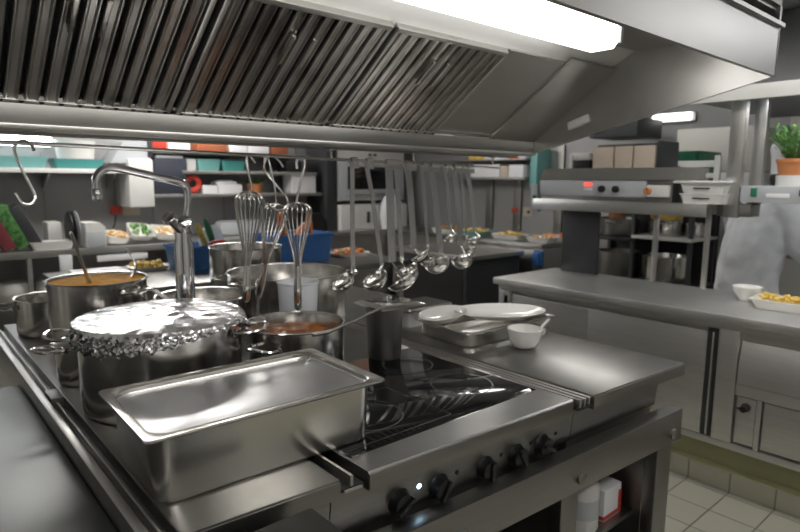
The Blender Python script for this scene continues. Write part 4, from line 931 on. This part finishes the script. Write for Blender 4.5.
# back counter items, left
BG2 = 'things on the back counter'
def leaning(name, x, y, z, w, d, h, ang, m, label, cat):
    mx = Matrix.Translation((x, y, z)) @ Matrix.Rotation(ang, 4, 'Y')
    return solo(name, MB((x, y, z)).box(-w/2, w/2, -d/2, d/2, 0, h, .008, mx=mx), m, label, cat, BG2)
leaning('food_bag', 0.7887, 5.97, .92, .10, .24, .36, -.42, 'maroon', 'dark red packet leaning left on the back counter', 'packet')
leaning('food_bag', 0.8829, 5.97, .93, .11, .24, .38, -.42, 'leafdark', 'green packet leaning beside the dark red one', 'packet')
leaning('food_bag', 0.9794, 5.97, .93, .10, .24, .38, -.42, 'darkbox', 'black folder leaning against the green packet', 'folder')
open_tray('white_tray', 'flat white tray in front of the leaning packets', 1.09, 5.90, .9, .17, .09, .07, 'white', BG2)
item('white_carton', 1.105, 1.217, 6.08, 6.3, .9, .22, 'white', 'white carton behind the flat white tray', 'carton', BG2)
t = thing('plate_rack', 'dark round plates standing on edge on the back counter', 'plates', (1.277, 6.0, .9)); o = t.location
for k, mm in ((0, 'darkbox'), (1, 'darkbox'), (2, 'grey')):
    MB(o).lathe([(0, 0), (.13, 0), (.16, .012), (.16, .016), (.12, .008), (0, .008)], seg=32, mx=Matrix.Translation((1.277+.028*k-.03, 6.0, 1.062)) @ Matrix.Rotation(PI/2, 4, 'Y')).build('plate', mm, t)
t = thing('white_dispenser', 'white boxy dispenser at the end of the plates on the back counter', 'dispenser', (1.5, 5.9, .9)); o = t.location
MB(o).prism([(1.346, .9005), (1.51, .9005), (1.51, 1.08), (1.469, 1.12), (1.346, 1.12)], 'y', 5.79, 6.05).build('body', 'white', t)
MB(o).box(1.354, 1.502, 5.784, 5.79, .91, 1.04, .003).build('front_panel', 'grey', t)
for px, lab, fm in ((1.618, 'pale dish of food nearest the white dispenser', ('tan', )), (1.844, 'deep white dish tilted with green topping on the back counter', ('leaf', )), (2.072, 'white dish of food just left of the faucet top', ('tan', ))):
    food_dish(lab, px, 5.95, .905, .125, .10, fm, group=BG2, h=.07)
    dsh = [x_ for x_ in C.objects if x_.get('label') == lab][0]; dsh.rotation_euler = ({'p': .30, 'd': .62, 'w': .45}[lab[0]], .12, .2); dsh.location.z = {'p': .935, 'd': .975, 'w': .955}[lab[0]]
t = thing('wall_socket', 'cream socket with red plug on the back wall left of the faucet', 'socket', (1.8, Y1-.005, 1.25)); o = t.location
MB(o).box(1.85, 2.02, Y1-.02, Y1-.002, 1.14, 1.25, .004).build('plate', 'card', t)
MB(o).box(1.73, 1.83, Y1-.05, Y1-.002, 1.16, 1.24, .008).build('red_plug', 'red', t)
MB(o).tube(smooth([(1.78, Y1-.03, 1.15), (1.76, Y1-.03, 1.05), (1.70, Y1-.05, .92)], 4), .006).build('cord', 'black', t)
item('paper_note', 1.12, 1.22, 5.77, 5.7805, .70, .15, 'paper', 'white note hung on the back counter edge', 'note', BG2, .002)
item('paper_note', 1.42, 1.86, 5.77, 5.7805, .77, .055, 'paper', 'long white strip label on the back counter edge', 'note', BG2, .002)
for x, lab in ((.80, 'white crock under the back counter at the photo edge'), (1.10, 'white crock under the back counter beside the counter leg')):
    solo('white_crock', MB((x, 5.98, .43)).lathe([(0, .0005), (.09, .0005), (.14, .05), (.15, .12), (.13, .19), (.11, .20), (0, .2)], (x, 5.98, .43), seg=32), 'white', lab, 'crock', 'crocks under the back counter')
# ------------------------------------------------------------------ ceiling lamps: out-of-view panels added for fill, one inferred from the hob glass
CL = 'ceiling lamps'
def ceiling_lamp(label, x, y, lx, ly, m='panel'):
    t = thing('ceiling_light', label, 'ceiling lamp', (x, y, ZC-.06), CL); o = t.location
    MB(o).box(x-lx, x+lx, y-ly, y+ly, ZC-.03, ZC-.001, .004).build('frame', 'white', t)
    MB(o).box(x-lx+.02, x+lx-.02, y-ly+.02, y+ly-.02, ZC-.055, ZC-.03, .004).build('diffuser', m, t)
ceiling_lamp('added fill lamp over the aisle in front of the pass counter', 2.75, .9, .15, .6)
ceiling_lamp('added fill lamp behind the viewer on the left', -.6, -.9, .6, .15, 'paneldim')
ceiling_lamp('added fill lamp behind the viewer on the right', 1.6, -.9, .6, .15, 'paneldim')  # this pair is added to brighten the room that the pots reflect
ceiling_lamp('added fill lamp over the table behind the island', 1.6, 5.2, .8, .15, 'panelback')  # added to lift the background brightness
ceiling_lamp('ceiling lamp over the far corner by the oven', 4.45, 3.95, .3, .15)
ceiling_lamp('lamp added beyond the end of the pass canopy to brighten the hood fascia', 4.2, -.35, .9, .2, 'panelfaint')  # added so the hood fascia catches a bright reflection
ceiling_lamp('added fill lamp above the back counter by the packets', 2.6, 5.9, .6, .12, 'panelback')
ceiling_lamp('added fill lamp at the left wall', -1.7, 2.2, .15, .6)
ceiling_lamp('added fill lamp above the green crates and duct box', 4.35, 2.4, .12, .4)

# ------------------------------------------------------------------ the cook behind the pass
pr = thing('person', 'person in white jacket and tall white hat working behind the pass counter', 'person', (4.28, 1.42, 0))
F = Vector((.86, -.51, 0)); S = Vector((-.51, -.86, 0)); O = Vector((4.28, 1.42, 0))
def PP(f, s, z): return F*f + S*s + Vector((0, 0, z))
def skin_mesh(name, chains, m, parent, sub=2):
    """chains: lists of (f, s, z, radius); first vertex of a later chain may be an index ('@', i) of an earlier vertex"""
    me = bpy.data.meshes.new(name); verts, edges, rad = [], [], []
    names = {}
    for chn in chains:
        prev = None
        for q in chn:
            if q[0] == '@': prev = names[q[1]]; continue
            verts.append(PP(q[0], q[1], q[2])); rad.append(q[3] if isinstance(q[3], tuple) else (q[3], q[3])); i = len(verts)-1
            if len(q) > 4: names[q[4]] = i
            if prev is not None: edges.append((prev, i))
            prev = i
    me.from_pydata([tuple(v) for v in verts], edges, [])
    ob = bpy.data.objects.new(name, me); C.objects.link(ob)
    sk = ob.modifiers.new('skin', 'SKIN'); sk.use_smooth_shade = True
    for i, r in enumerate(rad): me.skin_vertices[0].data[i].radius = r
    me.skin_vertices[0].data[0].use_root = True
    ss = ob.modifiers.new('sub', 'SUBSURF'); ss.levels = sub; ss.render_levels = sub
    dg = bpy.context.evaluated_depsgraph_get(); dg.update()
    nm = bpy.data.meshes.new_from_object(ob.evaluated_get(dg))
    bpy.data.objects.remove(ob)
    for p in nm.polygons: p.use_smooth = True
    nm.materials.clear(); nm.materials.append(M[m])
    o2 = bpy.data.objects.new(name, nm); C.objects.link(o2); o2.parent = parent
    return o2
def hand(side, wn, base, fwd, down):
    """five fingers rooted in the palm"""
    out = []
    bf, bs, bz = base
    out.append([('@', wn), (bf+.045*fwd, bs, bz-.02*down, (.036, .020), wn+'p')])
    for k, (off, ln) in enumerate(((-.030, .060), (-.010, .072), (.010, .068), (.028, .052))):
        out.append([('@', wn+'p'), (bf+.075, bs+off, bz-.03, .009), (bf+.075+ln*.55, bs+off, bz-.045, .0085), (bf+.075+ln*.8, bs+off*.9, bz-.045-ln*.5, .0075)])
    out.append([('@', wn), (bf+.03, bs-side*.04, bz-.02, .011), (bf+.065, bs-side*.055, bz-.04, .009), (bf+.09, bs-side*.045, bz-.055, .008)])
    return out
bodych = [[(0, 0, .93, .10, 'pel'), (.03, 0, 1.08, .09), (.09, 0, 1.24, .10, 'ch'), (.11, 0, 1.37, .07, 'nb'), (.17, 0, 1.43, .052), (.22, 0, 1.46, .055, 'nk'), (.265, 0, 1.49, (.085, .10)), (.27, 0, 1.56, (.085, .098)), (.265, 0, 1.62, (.06, .07))],
          [('@', 'pel'), (0, .09, .86, .09), (.03, .10, .50, .058), (.0, .10, .10, .04), (.05, .10, .045, .04), (.16, .11, .035, .035)],
          [('@', 'pel'), (0, -.09, .86, .09), (.05, -.10, .50, .058), (.05, -.10, .10, .04), (.10, -.10, .045, .04), (.21, -.11, .035, .035)],
          [('@', 'nb'), (.09, .18, 1.36, .06), (.13, .285, 1.11, .045), (.34, .22, 1.03, .032), (.38, .205, 1.02, .026, 'wr')],
          [('@', 'nb'), (.09, -.18, 1.36, .06), (.18, -.28, 1.11, .045), (.41, -.15, 1.03, .032), (.45, -.135, 1.02, .026, 'wl')]]
bodych += hand(1, 'wr', (.39, .203, 1.02), 1, 1) + hand(-1, 'wl', (.46, -.133, 1.02), 1, 1)
# face features: nose, brow, chin, ears as short chains off the head
bodych[0][6] = (.265, 0, 1.49, (.085, .10), 'hd')
bodych += [[('@', 'hd'), (.365, 0, 1.515, .016), (.382, 0, 1.505, .011)], [('@', 'hd'), (.345, 0, 1.455, .022)], [('@', 'hd'), (.265, .095, 1.515, .014), (.255, .105, 1.53, .010)], [('@', 'hd'), (.265, -.095, 1.515, .014), (.255, -.105, 1.53, .010)]]
skin_mesh('body', bodych, 'skin', pr)
def garment(name, rings_, sleeves, m, parent, vox=.018):
    g = MB()
    g.rings([[PP(f+df*math.sin(2*PI*k/32), sl*math.cos(2*PI*k/32), z) for k in range(32)] for f, sl, df, z in rings_])
    for sv in sleeves: g.tube(smooth([PP(*q[:3]) for q in sv], 5), [r for a, b in zip(sv, sv[1:]) for r in [a[3]+(b[3]-a[3])*t/5 for t in range(5)]]+[sv[-1][3]], seg=16)
    ob = g.build(name, m)
    rm = ob.modifiers.new('weld', 'REMESH'); rm.mode = 'VOXEL'; rm.voxel_size = vox; rm.use_smooth_shade = True
    sm = ob.modifiers.new('soft', 'SMOOTH'); sm.iterations = 6
    dg = bpy.context.evaluated_depsgraph_get(); dg.update()
    nm = bpy.data.meshes.new_from_object(ob.evaluated_get(dg)); bpy.data.objects.remove(ob)
    # cloth folds
    for v in nm.vertices:
        c = v.co; n = v.normal
        v.co = c + n*(.022*noise.noise((c.x*7, c.y*7, c.z*5))+.010*noise.noise((c.x*15+5, c.y*15, c.z*13)))
    o2 = bpy.data.objects.new(name, nm); C.objects.link(o2); o2.parent = parent
    return o2
garment('jacket', [(0, .225, .165, .78), (.0, .215, .16, .93), (.03, .215, .155, 1.08), (.06, .235, .155, 1.24), (.09, .225, .14, 1.37), (.12, .15, .11, 1.44), (.15, .085, .08, 1.49)],
        [[(.09, .13, 1.40, .10), (.09, .225, 1.36, .095), (.11, .275, 1.24, .085), (.13, .29, 1.11, .078), (.24, .26, 1.06, .068), (.34, .22, 1.03, .055)],
         [(.09, -.13, 1.40, .10), (.09, -.225, 1.36, .095), (.13, -.275, 1.24, .085), (.18, -.28, 1.11, .078), (.30, -.22, 1.06, .068), (.41, -.15, 1.03, .055)]], 'cloth', pr)
skin_mesh('trousers', [[(0, 0, .90, .145, 'p'), (0, 0, .84, .14)], [('@', 'p'), (0, .09, .80, .105), (.03, .10, .50, .08), (.0, .10, .12, .07)], [('@', 'p'), (0, -.09, .80, .105), (.05, -.10, .50, .08), (.05, -.10, .12, .07)]], 'trouser', pr)
skin_mesh('apron', [[(-.0, 0, .80, (.16, .15)), (0, 0, .70, (.165, .155)), (.01, 0, .50, (.17, .16))]], 'white', pr)
hr = MB((0, 0, 0)); hr.lathe([(.098, -.02), (.108, .03), (.104, .06), (.0, .075)], PP(.245, 0, 1.515), seg=28, cap0=False).build('hair', 'hair', pr)
ht = MB((0, 0, 0)); c_ = PP(.255, 0, 1.575)
ht.lathe([(.112, 0), (.114, .07), (.118, .12), (.128, .16), (.118, .195), (.06, .21), (0, .212)], c_, seg=36, cap0=True).build('hat', 'paper', pr)
for s_ in (.034, -.034):
    MB((0, 0, 0)).lathe([(0, -.011), (.008, -.007), (.011, 0), (.008, .007), (0, .011)], PP(.348, s_, 1.535), seg=12).build('eye', 'black', pr)
MB((0, 0, 0)).tube([PP(.352, .025, 1.475), PP(.360, 0, 1.473), PP(.352, -.025, 1.475)], .005, seg=6).build('mouth', 'red', pr)

# ------------------------------------------------------------------ camera, world, view
cam = bpy.data.cameras.new('camera'); co = bpy.data.objects.new('camera', cam); C.objects.link(co)
cam.sensor_width = 36; cam.lens = 26.732; cam.clip_start = .02
Rm = Matrix([[0.754853, 0.088613, -0.64988], [-0.655852, 0.113078, -0.746372], [0.007349, 0.989627, 0.143475]]).to_4x4()
co.matrix_world = Matrix.Translation((0, 0, 1.52)) @ Rm
cam.dof.use_dof = True; cam.dof.focus_distance = 1.35; cam.dof.aperture_fstop = 4.0
sc = bpy.context.scene
sc.camera = co
wd = bpy.data.worlds.new('world'); sc.world = wd; wd.use_nodes = True
wd.node_tree.nodes['Background'].inputs['Color'].default_value = (.5, .5, .5, 1); wd.node_tree.nodes['Background'].inputs['Strength'].default_value = .1
sc.view_settings.view_transform = 'Standard'; sc.view_settings.look = 'None'; sc.view_settings.gamma = 1; sc.view_settings.use_curve_mapping = False
sc.view_settings.exposure = 1.35
sc.cycles.use_denoising = True; sc.cycles.max_bounces = 8; sc.cycles.glossy_bounces = 5; sc.cycles.sample_clamp_indirect = 6.0
